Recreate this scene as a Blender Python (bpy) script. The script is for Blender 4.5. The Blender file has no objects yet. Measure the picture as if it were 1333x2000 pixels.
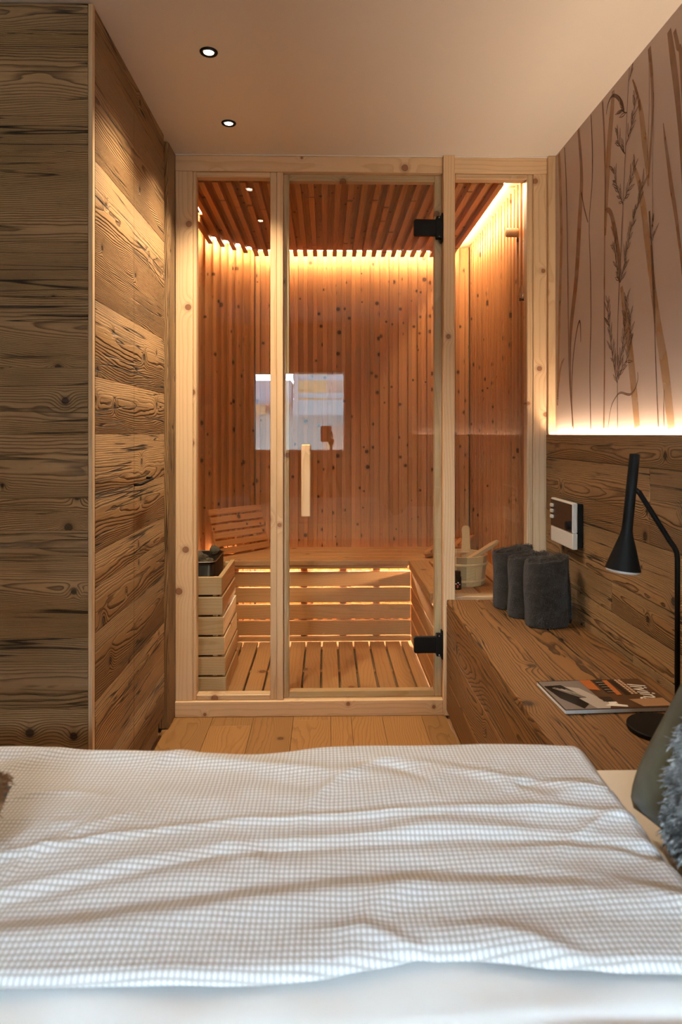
import bpy, bmesh, math, random
import numpy as np
from mathutils import Matrix, Vector, noise as mnoise

random.seed(7)
scene = bpy.context.scene
COL = scene.collection
R = math.radians

# ------------------------------------------------------------------ camera, world, exposure
cam_d = bpy.data.cameras.new('camera')
cam = bpy.data.objects.new('camera', cam_d); COL.objects.link(cam)
cam.location = (0, 0, 1.18); cam.rotation_euler = (R(90), 0, R(-1.267))
cam_d.sensor_fit = 'VERTICAL'; cam_d.sensor_height = 36; cam_d.sensor_width = 24; cam_d.lens = 24
cam_d.shift_y = -0.076; cam_d.clip_start = 0.01; cam_d.clip_end = 200
cam_d.dof.use_dof = True; cam_d.dof.focus_distance = 2.9; cam_d.dof.aperture_fstop = 5.6
scene.camera = cam

SKY = 80.0
world = bpy.data.worlds.new('overcast_sky'); scene.world = world; world.use_nodes = True
bg = world.node_tree.nodes['Background']
bg.inputs['Color'].default_value = (0.73, 0.91, 1.10, 1); bg.inputs['Strength'].default_value = SKY

scene.view_settings.view_transform = 'Standard'; scene.view_settings.look = 'None'
scene.view_settings.exposure = 0.0; scene.view_settings.gamma = 1.0
scene.view_settings.use_curve_mapping = False
cy = scene.cycles
cy.max_bounces = 8; cy.diffuse_bounces = 5; cy.glossy_bounces = 4; cy.transmission_bounces = 6
cy.transparent_max_bounces = 16; cy.sample_clamp_indirect = 6.0; cy.caustics_reflective = False; cy.caustics_refractive = False

LEDGE_W = 115.0      # strip behind the wainscot ledge
SAUNA_LED = 330.0    # strips above the slatted ceiling
BENCH_LED = 240.0
SPOT_W = 102.0

# ------------------------------------------------------------------ node helper
class NT:
    def __init__(s, name):
        s.m = bpy.data.materials.new(name); s.m.use_nodes = True
        s.t = s.m.node_tree; s.n = s.t.nodes
        s.b = s.n['Principled BSDF']; s.out = s.n['Material Output']
    def new(s, ty, **kw):
        x = s.n.new(ty)
        for k, v in kw.items(): setattr(x, k, v)
        return x
    def put(s, sock, v):
        if hasattr(v, 'is_output') or isinstance(v, bpy.types.NodeSocket): s.t.links.new(v, sock)
        else: sock.default_value = v
    def math(s, op, a, b=None, c=None, clamp=False):
        x = s.new('ShaderNodeMath', operation=op, use_clamp=clamp)
        s.put(x.inputs[0], a)
        if b is not None: s.put(x.inputs[1], b)
        if c is not None: s.put(x.inputs[2], c)
        return x.outputs[0]
    def add(s, a, b): return s.math('ADD', a, b)
    def sub(s, a, b): return s.math('SUBTRACT', a, b)
    def mul(s, a, b): return s.math('MULTIPLY', a, b)
    def comb(s, x, y, z):
        n = s.new('ShaderNodeCombineXYZ')
        for i, v in enumerate((x, y, z)): s.put(n.inputs[i], v)
        return n.outputs[0]
    def sep(s, v):
        n = s.new('ShaderNodeSeparateXYZ'); s.put(n.inputs[0], v); return n.outputs
    def noise(s, vec, scale=1.0, detail=2.0, rough=.5, dist=0.0):
        n = s.new('ShaderNodeTexNoise'); s.put(n.inputs['Vector'], vec)
        n.inputs['Scale'].default_value = scale; n.inputs['Detail'].default_value = detail
        n.inputs['Roughness'].default_value = rough; n.inputs['Distortion'].default_value = dist
        return n.outputs['Fac']
    def sstep(s, v, a, b):
        n = s.new('ShaderNodeMapRange', interpolation_type='SMOOTHSTEP')
        s.put(n.inputs['Value'], v); s.put(n.inputs['From Min'], a); s.put(n.inputs['From Max'], b)
        return n.outputs[0]
    def mix(s, f, a, b, blend='MIX'):
        n = s.new('ShaderNodeMix', data_type='RGBA', blend_type=blend)
        s.put(n.inputs[0], f); s.put(n.inputs[6], a if not isinstance(a, tuple) else (*a[:3], 1)); s.put(n.inputs[7], b if not isinstance(b, tuple) else (*b[:3], 1))
        return n.outputs[2]
    def ramp(s, f, stops):
        n = s.new('ShaderNodeValToRGB'); s.put(n.inputs[0], f)
        e = n.color_ramp.elements
        while len(e) < len(stops): e.new(.5)
        for i, (p, c) in enumerate(stops):
            e[i].position = p; e[i].color = (*c, 1) if isinstance(c, tuple) else (c, c, c, 1)
        return n.outputs[0]
    def attr(s, name):
        n = s.new('ShaderNodeAttribute', attribute_type='OBJECT', attribute_name=name); return n.outputs['Fac']
    def obj(s): return s.new('ShaderNodeTexCoord').outputs['Object']
    def bump(s, h, strength=.5, dist=.01):
        n = s.new('ShaderNodeBump'); s.put(n.inputs['Height'], h)
        n.inputs['Strength'].default_value = strength; n.inputs['Distance'].default_value = dist
        s.t.links.new(n.outputs[0], s.b.inputs['Normal']); return n
    def col(s, c): s.put(s.b.inputs['Base Color'], c if not isinstance(c, tuple) else (*c[:3], 1))
    def rough(s, r): s.put(s.b.inputs['Roughness'], r)

def plain(name, c, rough=.6, metal=0, spec=.5, nscale=0, namp=0.0, bump=0.0, bdist=.002):
    t = NT(name); t.rough(rough); t.b.inputs['Metallic'].default_value = metal
    t.b.inputs['Specular IOR Level'].default_value = spec
    if nscale:
        f = t.noise(t.obj(), nscale, 4)
        t.col(t.mix(f, tuple(x*(1-namp) for x in c), tuple(min(1, x*(1+namp)) for x in c)))
        if bump: t.bump(f, bump, bdist)
    else: t.col(c)
    return t.m

def emit(name, c, strength):
    t = NT(name); t.col((0.8, 0.8, 0.8))
    t.b.inputs['Emission Color'].default_value = (*c, 1); t.b.inputs['Emission Strength'].default_value = strength
    return t.m

def wood(name, light, dark, knot, rings=90, ringc=.8, kden=5, ksize=.008, kthr=.6, bump=.4, bdist=.002,
         rough=.55, fiber=.25, warp=.03, tonevar=.3, aged=0.0, spec=.35):
    """sawn timber: growth rings round an off-board pith, knots that bend the grain, fibres; grain runs along local X"""
    t = NT(name)
    X, Y, Z = t.sep(t.obj())
    seed = t.attr('seed'); tone = t.attr('tone'); X = t.add(X, t.attr('xo'))
    sx = t.add(X, t.mul(seed, 7.13)); sy = t.add(Y, t.mul(seed, 3.31)); sz = t.add(Z, t.mul(seed, 5.7))
    low = t.sub(t.noise(t.comb(t.mul(sx, 1.3), t.mul(sy, 5), t.mul(sz, 5)), 1, 1), .5)
    mid = t.sub(t.noise(t.comb(t.mul(sx, 6), t.mul(sy, 26), t.mul(sz, 26)), 1, 2), .5)
    vor = t.new('ShaderNodeTexVoronoi', voronoi_dimensions='2D'); t.put(vor.inputs['Vector'], t.comb(t.mul(sx, kden), t.mul(sy, kden), t.mul(seed, 4.9)))
    vor.inputs['Scale'].default_value = 1
    cr, cg, cb = t.sep(vor.outputs['Color'])
    act = t.math('GREATER_THAN', cr, kthr)
    dn = t.math('DIVIDE', vor.outputs['Distance'], t.mul(t.add(cg, .45), ksize*kden))
    dn = t.add(dn, t.mul(mid, .7))
    gk = t.mul(t.math('POWER', 2.718, t.mul(t.mul(dn, dn), -.12)), act)
    core = t.mul(t.sstep(dn, 1.15, .75), act)
    cyo = t.mul(t.sub(t.math('FRACT', t.mul(seed, 3.71)), .5), .16)
    czo = t.sub(t.mul(t.math('FRACT', t.mul(seed, 1.93)), -.07), .012)
    dy = t.add(t.sub(Y, cyo), t.mul(low, warp*2.5)); dz = t.sub(Z, t.add(czo, t.mul(low, warp*1.2)))
    rad = t.math('SQRT', t.add(t.mul(dy, dy), t.mul(dz, dz)))
    rad = t.add(rad, t.add(t.mul(mid, warp*.22), t.mul(gk, ksize*1.6)))
    saw = t.math('FRACT', t.mul(rad, rings))
    ring = t.ramp(saw, [(0, 0.0), (.55, .10), (.84, .8), (.93, 1.0), (1.0, .05)])
    kr = t.math('FRACT', t.mul(dn, 2.3))
    fib = t.noise(t.comb(t.mul(sx, 7), t.mul(sy, 420), t.mul(sz, 420)), 1, 2)
    f = t.add(t.mul(ring, ringc), t.mul(t.sub(fib, .5), fiber*2))
    base = t.mix(t.math('MINIMUM', t.math('MAXIMUM', f, 0.0), 1.0), light, dark)
    blot = t.noise(t.comb(t.mul(sx, 2.2), t.mul(sy, 9), t.mul(sz, 9)), 1, 3)
    h = t.sub(t.mul(fib, .3), ring)
    if aged:
        ck = t.math('ABSOLUTE', t.sub(t.noise(t.comb(t.mul(sx, .9), t.mul(sy, 30), t.mul(sz, 30)), 1, 2), .5))
        ck = t.mul(t.sstep(ck, .020, .003), t.sstep(blot, .44, .56))
        base = t.mix(t.mul(t.sstep(blot, .42, .75), aged), base, tuple(.38*x for x in light))
        grain2 = t.noise(t.comb(t.mul(sx, 30), t.mul(sy, 60), t.mul(sz, 60)), 1, 3)
        base = t.mix(t.mul(t.sstep(grain2, .55, .8), .35*aged), base, dark)
        base = t.mix(ck, base, tuple(.25*x for x in dark)); h = t.sub(h, t.mul(ck, 1.5))
    v = t.add(1.0, t.add(t.mul(tone, tonevar), t.mul(t.sub(blot, .5), tonevar*.8)))
    base = t.mix(1.0, base, t.comb(v, v, v), 'MULTIPLY')
    halo = t.mul(t.mul(t.sstep(dn, 2.6, 1.0), act), .35)
    base = t.mix(halo, base, knot)
    base = t.mix(t.mul(core, t.add(.75, t.mul(kr, .25))), base, knot)
    base = t.mix(t.mul(t.mul(t.sstep(t.math('ABSOLUTE', t.sub(dn, 1.0)), .25, .05), act), .6), base, tuple(.35*x for x in knot))
    t.col(base); t.rough(t.add(rough, t.mul(ring, .12)))
    t.b.inputs['Specular IOR Level'].default_value = spec
    t.bump(t.sub(h, t.mul(core, .4)), bump, bdist)
    return t.m

OLD = wood('reclaimed_wood', (.35, .205, .090), (.085, .042, .017), (.030, .015, .008), rings=235, ringc=.9, kden=6, ksize=.008, kthr=.64,
           bump=1.0, bdist=.003, rough=.6, fiber=.35, warp=.035, tonevar=.34, aged=.6)
BENCHW = wood('brushed_spruce', (.23, .11, .037), (.042, .018, .006), (.03, .014, .007), rings=120, ringc=1.0, kden=4, ksize=.010, kthr=.72,
           bump=.5, bdist=.002, rough=.5, fiber=.25, warp=.07, tonevar=.2, aged=.3)
PINE = wood('pale_pine', (.65, .455, .265), (.49, .305, .15), (.24, .09, .035), rings=110, ringc=.6, kden=5, ksize=.009, kthr=.45,
           bump=.1, bdist=.001, rough=.45, fiber=.15, warp=.03, tonevar=.12)
SAUNA = wood('sauna_spruce', (.57, .27, .098), (.41, .165, .052), (.07, .025, .010), rings=130, ringc=.6, kden=9, ksize=.0075, kthr=.42,
           bump=.12, bdist=.001, rough=.5, fiber=.16, warp=.025, tonevar=.16)
BENCHB = wood('aspen_boards', (.52, .285, .125), (.40, .20, .08), (.16, .06, .025), rings=90, ringc=.55, kden=5, ksize=.012, kthr=.72,
           bump=.1, bdist=.001, rough=.5, fiber=.15, warp=.05, tonevar=.14)
OAK = wood('oak_floor', (.31, .16, .058), (.19, .09, .031), (.10, .05, .02), rings=100, ringc=.6, kden=4, ksize=.011, kthr=.68,
           bump=.15, bdist=.001, rough=.42, fiber=.25, warp=.09, tonevar=.16)
BUCKETW = wood('bucket_wood', (.66, .42, .21), (.52, .30, .13), (.2, .09, .04), rings=140, ringc=.5, kden=2, ksize=.006, kthr=.95,
           bump=.08, bdist=.001, rough=.5, warp=.02)
PLASTER = plain('ceiling_plaster', (.80, .755, .70), .9, spec=.2, nscale=260, namp=.02, bump=.12, bdist=.001)
WALLW = plain('white_wall_paint', (.62, .58, .53), .9, spec=.2, nscale=120, namp=.03, bump=.1, bdist=.001)
PAPER = plain('wallpaper', (.54, .44, .385), .85, spec=.2, nscale=420, namp=.05, bump=.25, bdist=.001)
BLACK = plain('black_powder_coat', (.007, .0065, .006), .55, spec=.1)
BLACKG = plain('black_enamel', (.005, .005, .006), .3, spec=.08)
STEEL = plain('brushed_steel', (.45, .44, .42), .3, metal=1)
CREAM = plain('cream_lacquer', (.82, .77, .68), .5, nscale=40, namp=.02)
WHITEP = plain('white_plastic', (.68, .66, .60), .4)
BROWNP = plain('smoked_panel', (.035, .024, .018), .25)
DARKV = plain('raw_chipboard', (.34, .25, .16), .9)
LED_LEDGE = emit('ledge_led', (1.0, .75, .52), LEDGE_W)
LED_SAUNA = emit('sauna_led', (1.0, .69, .43), SAUNA_LED)
LED_BENCH = emit('bench_led', (1.0, .69, .43), BENCH_LED)
LENS = emit('spot_lens', (1.0, .86, .66), 30)

def glass_mat(name, tint=(.95, .97, .95), f0=.043):
    t = NT(name)
    lw = t.new('ShaderNodeLayerWeight'); lw.inputs['Blend'].default_value = .5
    f = t.add(f0, t.mul(t.math('POWER', lw.outputs['Facing'], 5.0), 1-f0))
    tr = t.new('ShaderNodeBsdfTransparent'); tr.inputs[0].default_value = (*tint, 1)
    gl = t.new('ShaderNodeBsdfGlossy'); gl.inputs['Roughness'].default_value = 0.0
    mx = t.new('ShaderNodeMixShader'); t.put(mx.inputs[0], f)
    t.t.links.new(tr.outputs[0], mx.inputs[1]); t.t.links.new(gl.outputs[0], mx.inputs[2])
    t.t.links.new(mx.outputs[0], t.out.inputs['Surface'])
    return t.m
GLASS = glass_mat('clear_glass')
CUPG = glass_mat('cup_glass', (.97, .97, .97), .06)

# ------------------------------------------------------------------ object helpers
WM = {}
def put(name, mesh, parent=None, M=None, **props):
    o = bpy.data.objects.new(name, mesh); COL.objects.link(o)
    M = M or Matrix()
    if parent is not None:
        o.parent = parent; o.matrix_basis = WM[parent.name].inverted() @ M
    else: o.matrix_basis = M
    WM[o.name] = M
    for k, v in props.items(): o[k] = v
    return o
def tag(o, label, cat, group=None, kind=None):
    o['label'] = label; o['category'] = cat
    if group: o['group'] = group
    if kind: o['kind'] = kind
    return o
def thing(name, loc, label, cat, group=None, kind=None):
    return tag(put(name, None, None, Matrix.Translation(loc)), label, cat, group, kind)
def struct(name, loc, label, cat): return thing(name, loc, label, cat, kind='structure')

def mesh_from(bm, name, mat, smooth=False):
    me = bpy.data.meshes.new(name); bm.normal_update(); bm.to_mesh(me); bm.free()
    for m in (mat if isinstance(mat, (list, tuple)) else [mat]): me.materials.append(m)
    if smooth:
        for p in me.polygons: p.use_smooth = True
    return me
def autosmooth(me, ang=40):
    for p in me.polygons: p.use_smooth = True
    try: me.set_sharp_from_angle(angle=R(ang))
    except Exception: pass
    return me

_cache = {}
def box_mesh(L, W, T, b, mat):
    key = (round(L, 4), round(W, 4), round(T, 4), round(b, 4), mat.name)
    if key in _cache: return _cache[key]
    bm = bmesh.new(); bmesh.ops.create_cube(bm, size=1)
    bmesh.ops.scale(bm, vec=(L, W, T), verts=bm.verts)
    b = min(b, .45*min(L, W, T))
    if b > 0: bmesh.ops.bevel(bm, geom=bm.edges[:], offset=b, segments=1, affect='EDGES')
    _cache[key] = mesh_from(bm, 'board_mesh', mat)
    return _cache[key]
_seed = [0]
def nseed():
    _seed[0] += 1
    return (_seed[0]*0.6180339) % 1.0 * 9.0 + .31
GR = {'x': Matrix(), 'y': Matrix.Rotation(R(90), 4, 'Z'), 'z': Matrix.Rotation(R(-90), 4, 'Y')}
FRONT = {'stile', 'rail', 'mullion', 'post', 'bead', 'trim_board', 'door_stop', 'frame_bar'}
def board(name, parent, mat, x0, x1, y0, y1, z0, z1, grain='x', bev=.0015, base=None, seed=None, tone=None, xo=0.0, flip=False, **props):
    """a bevelled board given by its box; local X is the grain, local Z the face normal where it can be"""
    dx, dy, dz = x1-x0, y1-y0, z1-z0
    rot = GR[grain]; front = name in FRONT
    if grain == 'x':
        L, W, T = dx, dy, dz
        if dy < dz or front: rot = Matrix.Rotation(R(90), 4, 'X'); W, T = dz, dy
    elif grain == 'y':
        L, W, T = dy, dx, dz
        if dx < dz: rot = GR['y'] @ Matrix.Rotation(R(90), 4, 'X'); W, T = dz, dx
    else:
        L, W, T = dz, dy, dx
        if dy < dx or front: rot = GR['z'] @ Matrix.Rotation(R(90), 4, 'X'); W, T = dx, dy
    M = Matrix.Translation(((x0+x1)/2, (y0+y1)/2, (z0+z1)/2)) @ rot
    if base is not None: M = base @ M
    s = nseed() if seed is None else seed
    tn = (math.sin(s*91.7)) if tone is None else tone
    return put(name, box_mesh(L, W, T, bev, mat), parent, M, seed=float(s), tone=float(tn), xo=float(xo), **props)

def lathe(prof, n=32, cap0=True, cap1=True):
    bm = bmesh.new(); rows = []
    for r, z in prof: rows.append([bm.verts.new((r*math.cos(2*math.pi*i/n), r*math.sin(2*math.pi*i/n), z)) for i in range(n)])
    for a, b in zip(rows, rows[1:]):
        for i in range(n): bm.faces.new((a[i], a[(i+1) % n], b[(i+1) % n], b[i]))
    if cap0: bm.faces.new(rows[0][::-1])
    if cap1: bm.faces.new(rows[-1])
    return bm
def tube(pts, r, n=12, bm=None):
    bm = bm or bmesh.new(); pts = [Vector(p) for p in pts]; rows = []
    rr = r if isinstance(r, (list, tuple)) else [r]*len(pts)
    up = Vector((0, 0, 1)); prev = None
    for i, p in enumerate(pts):
        d = (pts[min(i+1, len(pts)-1)]-pts[max(i-1, 0)]).normalized()
        a = prev - d*prev.dot(d) if prev is not None else (up if abs(d.z) < .9 else Vector((1, 0, 0))).cross(d)
        a.normalize(); prev = a; b = d.cross(a)
        rows.append([bm.verts.new(p+(a*math.cos(2*math.pi*k/n)+b*math.sin(2*math.pi*k/n))*rr[i]) for k in range(n)])
    for A, B in zip(rows, rows[1:]):
        for k in range(n): bm.faces.new((A[k], A[(k+1) % n], B[(k+1) % n], B[k]))
    bm.faces.new(rows[0][::-1]); bm.faces.new(rows[-1])
    return bm
def prism(poly, z0, z1, bm=None):
    bm = bm or bmesh.new()
    a = [bm.verts.new((x, y, z0)) for x, y in poly]; b = [bm.verts.new((x, y, z1)) for x, y in poly]
    n = len(poly); bm.faces.new(a[::-1]); bm.faces.new(b)
    for i in range(n): bm.faces.new((a[i], a[(i+1) % n], b[(i+1) % n], b[i]))
    return bm
def rounded_rect(w, h, r, n=5, corners=(1, 1, 1, 1)):
    out = []
    for (sx, sy, a0), c in zip(((1, 1, 0), (-1, 1, 90), (-1, -1, 180), (1, -1, 270)), corners):
        if not c: out.append((sx*w/2, sy*h/2)); continue
        for i in range(n+1):
            a = R(a0+90*i/n); out.append((sx*(w/2-r)+r*math.cos(a), sy*(h/2-r)+r*math.sin(a)))
    return out
def axes(o, x, y, z):
    M = Matrix.Identity(4)
    for i, v in enumerate((x, y, z)):
        v = Vector(v).normalized()
        for k in range(3): M[k][i] = v[k]
    for k in range(3): M[k][3] = o[k]
    return M
T = Matrix.Translation

def fur_mesh(pts, nrm, mat, n, ln, wd, sd, lean=(0, 0, -.5)):
    """short tapering hairs growing from sampled surface points"""
    r = np.random.RandomState(sd); idx = r.randint(0, len(pts), n)
    V = np.zeros((n, 4, 3)); P_, N_ = pts[idx], nrm[idx]
    jit = r.normal(0, .0035, (n, 3)); P_ = P_+jit-N_*(jit*N_).sum(1)[:, None]
    D = N_*.75+np.array(lean)+r.normal(0, .33, (n, 3)); D /= np.linalg.norm(D, axis=1)[:, None]
    S = np.cross(D, r.normal(0, 1, (n, 3))); S /= np.linalg.norm(S, axis=1)[:, None]+1e-9
    L = ln*r.uniform(.55, 1.1, (n, 1))
    V[:, 0] = P_-S*wd/2; V[:, 1] = P_+S*wd/2; V[:, 2] = P_+D*L*.6+S*wd*.3; V[:, 3] = P_+D*L+np.array((0, 0, -1))*L*.18
    F = np.arange(n*4).reshape(n, 4)
    me = bpy.data.meshes.new('fur'); me.from_pydata(V.reshape(-1, 3).tolist(), [], F.tolist()); me.materials.append(mat)
    return me
MURAL=[
(1,[(2591,2348,14.8),(2564,2211,18.7),(2560,2117,25.0),(2576,2014,29.1),(2612,1788,29.7),(2663,1623,26.4),(2679,1512,13.4),(2672,1358,9.0),(2645,1204,6.6)]),
(2,[(2466,2344,5.8),(2453,2197,7.7),(2458,2080,7.7),(2483,1954,5.9),(2472,1793,7.7),(2466,1605,7.7),(2476,1420,7.7),(2468,1199,7.7)]),
(2,[(2560,2094,8.3),(2529,2021,8.0),(2495,1961,5.9)]),
(2,[(2741,2340,6.0),(2718,2141,9.4),(2708,1892,7.0),(2699,1645,6.8),(2686,1399,6.8),(2645,1200,6.6)]),
(1,[(2363,2342,8.8),(2347,2210,10.3),(2340,2065,10.3),(2344,1868,8.8),(2347,1656,8.6),(2345,1443,8.8),(2352,1201,8.8)]),
(0,[(2274,2335,14.8),(2286,2266,26.2),(2306,2178,30.2),(2320,2072,27.5),(2333,1950,17.2),(2340,1867,10.3)]),
(2,[(2330,2280,3.4),(2316,2309,6.9),(2289,2321,8.2),(2263,2313,11.2),(2231,2288,14.4),(2206,2258,15.2),(2191,2228,7.6)]),
(2,[(2150,2346,2.9),(2161,2273,3.7),(2170,2192,3.7),(2180,2085,4.4),(2192,1977,4.6),(2203,1880,4.6),(2212,1790,5.5),(2226,1672,6.2),(2236,1566,5.6),(2240,1458,5.5),(2240,1336,5.5),(2239,1200,5.6)]),
(1,[(2129,2297,4.3),(2107,2256,9.8),(2086,2210,9.5),(2076,2174,8.2)]),
(0,[(2086,2210,12.2),(2066,2144,21.1),(2050,2068,23.8),(2033,1993,18.5),(2025,1923,7.7)]),
(0,[(2129,2038,8.6),(2086,1958,16.3),(2057,1872,23.8),(2035,1778,26.4),(2013,1686,25.6),(1988,1584,24.8),(1963,1490,28.8),(1933,1397,33.6),(1910,1302,32.5),(1889,1197,29.1)]),
(1,[(2016,2335,11.9),(2004,2255,12.8),(1997,2179,11.5),(1999,2107,8.7),(2012,2015,10.2),(2022,1946,7.7)]),
(2,[(2024,2333,2.6),(2017,2250,2.6),(2020,2129,2.6),(2030,1998,2.6)]),
(2,[(1990,2188,2.5),(1993,2068,2.5),(1997,1912,2.6),(1994,1791,2.6)]),
(1,[(1933,2070,2.4),(1921,2013,9.3),(1905,1948,12.3),(1887,1872,14.6),(1866,1797,13.0),(1849,1724,10.8),(1832,1647,8.6),(1792,1423,8.6),(1772,1195,5.2)]),
(1,[(1900,2316,15.7),(1878,2222,22.4),(1859,2133,21.6),(1845,2047,17.3),(1832,1942,13.0),(1792,1571,13.0),(1772,1195,7.8)]),
(1,[(1870,2298,11.2),(1851,2242,13.0),(1832,2178,13.0),(1792,1689,13.0),(1772,1195,7.8)]),
(2,[(2017,1846,9.0),(2012,1796,10.2),(2002,1720,12.8),(1992,1627,15.4),(1987,1559,12.4),(1982,1462,6.2),(1974,1342,6.2),(1962,1201,6.0)]),
(2,[(1927,1307,2.3),(1931,1250,4.6),(1928,1200,3.6)]),
(1,[(2337,1951,8.6),(2313,1946,13.4),(2289,1922,16.4),(2266,1873,19.7),(2244,1812,18.7),(2225,1753,14.0),(2225,1678,7.8)]),
(0,[(2211,1662,12.5),(2185,1570,24.3),(2158,1487,29.6),(2137,1394,31.7),(2117,1302,30.8),(2098,1202,27.2)]),
(2,[(2654,1208,6.6),(2661,1349,6.7),(2645,1476,8.8),(2612,1567,8.5),(2580,1611,10.4),(2568,1584,8.3),(2566,1529,4.2)]),
(2,[(2316,1201,3.4),(2291,1270,4.9),(2253,1303,4.8),(2215,1316,7.8),(2150,1306,8.6),(2112,1321,5.6),(2092,1351,4.2),(2094,1372,2.8)]),
(0,[(2829,1300,12.6),(2809,1409,15.1),(2780,1466,12.2),(2746,1487,4.7)]),
(0,[(2809,2343,17.6),(2790,2166,22.0),(2780,1995,22.0),(2794,1788,22.0),(2809,1579,17.6),(2829,1325,12.6)]),
(2,[(2242,1350,4.7),(2266,1406,4.9),(2289,1478,4.9),(2313,1565,3.4),(2320,1636,2.6)]),
(2,[(2237,1370,4.8),(2211,1441,4.7),(2185,1518,3.8),(2171,1621,2.2)]),
(2,[(2234,1359,4.7),(2200,1400,3.0),(2165,1423,3.0),(2149,1499,3.0),(2140,1566,2.2)]),
(2,[(2225,1678,4.7),(2247,1738,3.2),(2260,1796,3.3),(2263,1852,2.4)]),
(2,[(2218,1677,4.7),(2180,1748,3.7),(2143,1823,3.6),(2098,1886,2.7),(2059,1941,2.0)]),
(2,[(2195,1925,4.6),(2231,1977,3.2),(2256,2027,3.2),(2273,2074,2.5)]),
(2,[(2191,1936,4.6),(2158,1964,3.0),(2129,1999,2.9),(2112,2031,2.1)]),
(2,[(2182,2085,4.4),(2211,2114,3.1),(2237,2156,3.2),(2240,2181,2.3)]),
(2,[(2176,2109,4.4),(2143,2147,2.9),(2120,2188,2.9),(2112,2229,2.1)]),
(2,[(2167,2210,3.0),(2195,2227,3.0),(2218,2255,2.3)]),
(2,[(2158,2304,3.0),(2140,2318,2.9),(2122,2330,2.1)]),
(2,[(2004,1733,3.8),(1999,1768,2.5),(2004,1800,1.9)]),
]
# blades farther along the wall
MURAL_MORE=[
(2,[(1631,1900,1.1),(1599,1662,7.3),(1572,1410,8.0),(1560,1195,5.1)]),
(1,[(1494,1900,1.7),(1424,1662,11.4),(1367,1410,12.5),(1340,1195,7.9)]),
(0,[(1089,2345,25.2),(1140,1955,25.2),(1182,1543,27.7),(1203,1195,17.6)]),
(0,[(1047,1900,4.1),(1015,1662,27.5),(988,1410,30.2),(976,1195,19.2)]),
(1,[(589,2345,15.0),(647,1955,15.0),(695,1543,16.5),(719,1195,10.5)]),
(1,[(697,2345,17.2),(662,1955,17.2),(633,1543,18.9),(620,1195,12.0)]),
(2,[(552,2345,6.3),(504,1955,6.3),(465,1543,7.0),(447,1195,4.4)]),
(1,[(372,2345,14.0),(338,1955,14.0),(311,1543,15.4),(298,1195,9.8)]),
(1,[(11,2345,13.2),(24,1955,13.2),(35,1543,14.5),(41,1195,9.3)]),
(1,[(-254,2345,14.1),(-197,1955,14.1),(-151,1543,15.5),(-129,1195,9.9)]),
(0,[(-326,2100,3.7),(-342,1794,24.4),(-356,1470,26.9),(-363,1195,17.1)]),
(0,[(-521,2345,31.4),(-498,1955,31.4),(-479,1543,34.6),(-470,1195,22.0)]),
(0,[(-559,1900,3.8),(-583,1662,25.5),(-603,1410,28.1),(-613,1195,17.9)]),
(1,[(-709,2100,2.5),(-714,1794,16.3),(-718,1470,18.0),(-721,1195,11.4)]),
(1,[(-933,1900,1.9),(-888,1662,12.6),(-851,1410,13.9),(-833,1195,8.8)]),
(1,[(-1087,2345,15.7),(-1028,1955,15.7),(-980,1543,17.3),(-957,1195,11.0)]),
(2,[(-1097,2345,4.8),(-1128,1955,4.8),(-1153,1543,5.3),(-1166,1195,3.4)]),
(1,[(-1332,2345,18.1),(-1356,1955,18.1),(-1376,1543,19.9),(-1386,1195,12.7)]),
]
# ================================================================== the room
FY, CZ = 2.87, 2.35           # plane of the sauna front, ceiling height
XW, XL = .967, .93            # papered wall, wainscot face
BX0, BY0 = -2.9, -1.5         # far side wall, window wall

def slab(name, parent, mat, x0, x1, y0, y1, z0, z1, bev=0.0, grain='y', **kw):
    return board(name, parent, mat, x0, x1, y0, y1, z0, z1, grain, bev, tone=0.0, **kw)

# floor: base slab and oak boards in view
fl = struct('floor', (0, 1, 0), 'oak plank floor between the bed and the glazed sauna', 'floor')
slab('floor_base', fl, OAK, BX0-.1, 1.1, BY0-.1, 4.5, -.12, -.014)
for xa, xb, cuts in ((-.90, -.655, (1.9,)), (-.655, -.47, (2.2,)), (-.47, -.30, (2.77,)), (-.30, -.135, (1.7,)), (-.135, .02, (2.82,)),
                     (.02, .105, (1.6,)), (.105, .235, (2.35,)), (.235, .40, (1.9,)), (.40, .503, (2.5,))):
    ys = [1.0, *cuts, FY-.012]
    if xb < -.65: ys = [1.0, 1.86]
    for a, b in zip(ys, ys[1:]):
        board('floor_board', fl, OAK, xa+.0006, xb-.0006, a+.0005, b-.0005, -.014, 0, 'y', .0008)
for i in range(9):
    xa = -2.88+i*.22
    board('floor_board', fl, OAK, xa, xa+.218, -1.49, 1.86, -.014, 0, 'y', .0008)

ce = struct('ceiling', (0, 1, CZ), 'plain warm white plaster ceiling with recessed spotlights', 'ceiling')
slab('ceiling_slab', ce, PLASTER, BX0-.1, 1.1, BY0-.1, FY+.1, CZ, CZ+.12)

wr = struct('wall_right', (XW, 1, 0), 'papered wall with grass mural above the rustic plank wainscot', 'wall')
slab('wall_slab', wr, PAPER, XW, XW+.12, BY0-.1, 4.5, 0, CZ)
# wainscot planks: thick boards proud of the wall, with the light slot behind their top edge
wz = [1.178, 1.082, .862, .70, .60, .51, .30, .12, 0.0]
for i, (a, b) in enumerate(zip(wz, wz[1:])):
    cuts = {0: [], 1: [1.94], 2: [1.52], 3: [2.2], 4: [1.8], 5: [2.05]}.get(i, [])
    ys = [BY0, *([.4]), *cuts, 2.862]
    for p, q in zip(ys, ys[1:]):
        board('wainscot_plank', wr, OLD, XL, XL+.012 if a > 1.15 else XL+.016, p+.0006, q-.0006, b+.0012, a, 'y', .0016, tone=random.uniform(-.5, .4))
slab('wainscot_core', wr, DARKV, XL+.016, XW-.0005, BY0, 2.86, 0, 1.15)

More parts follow.
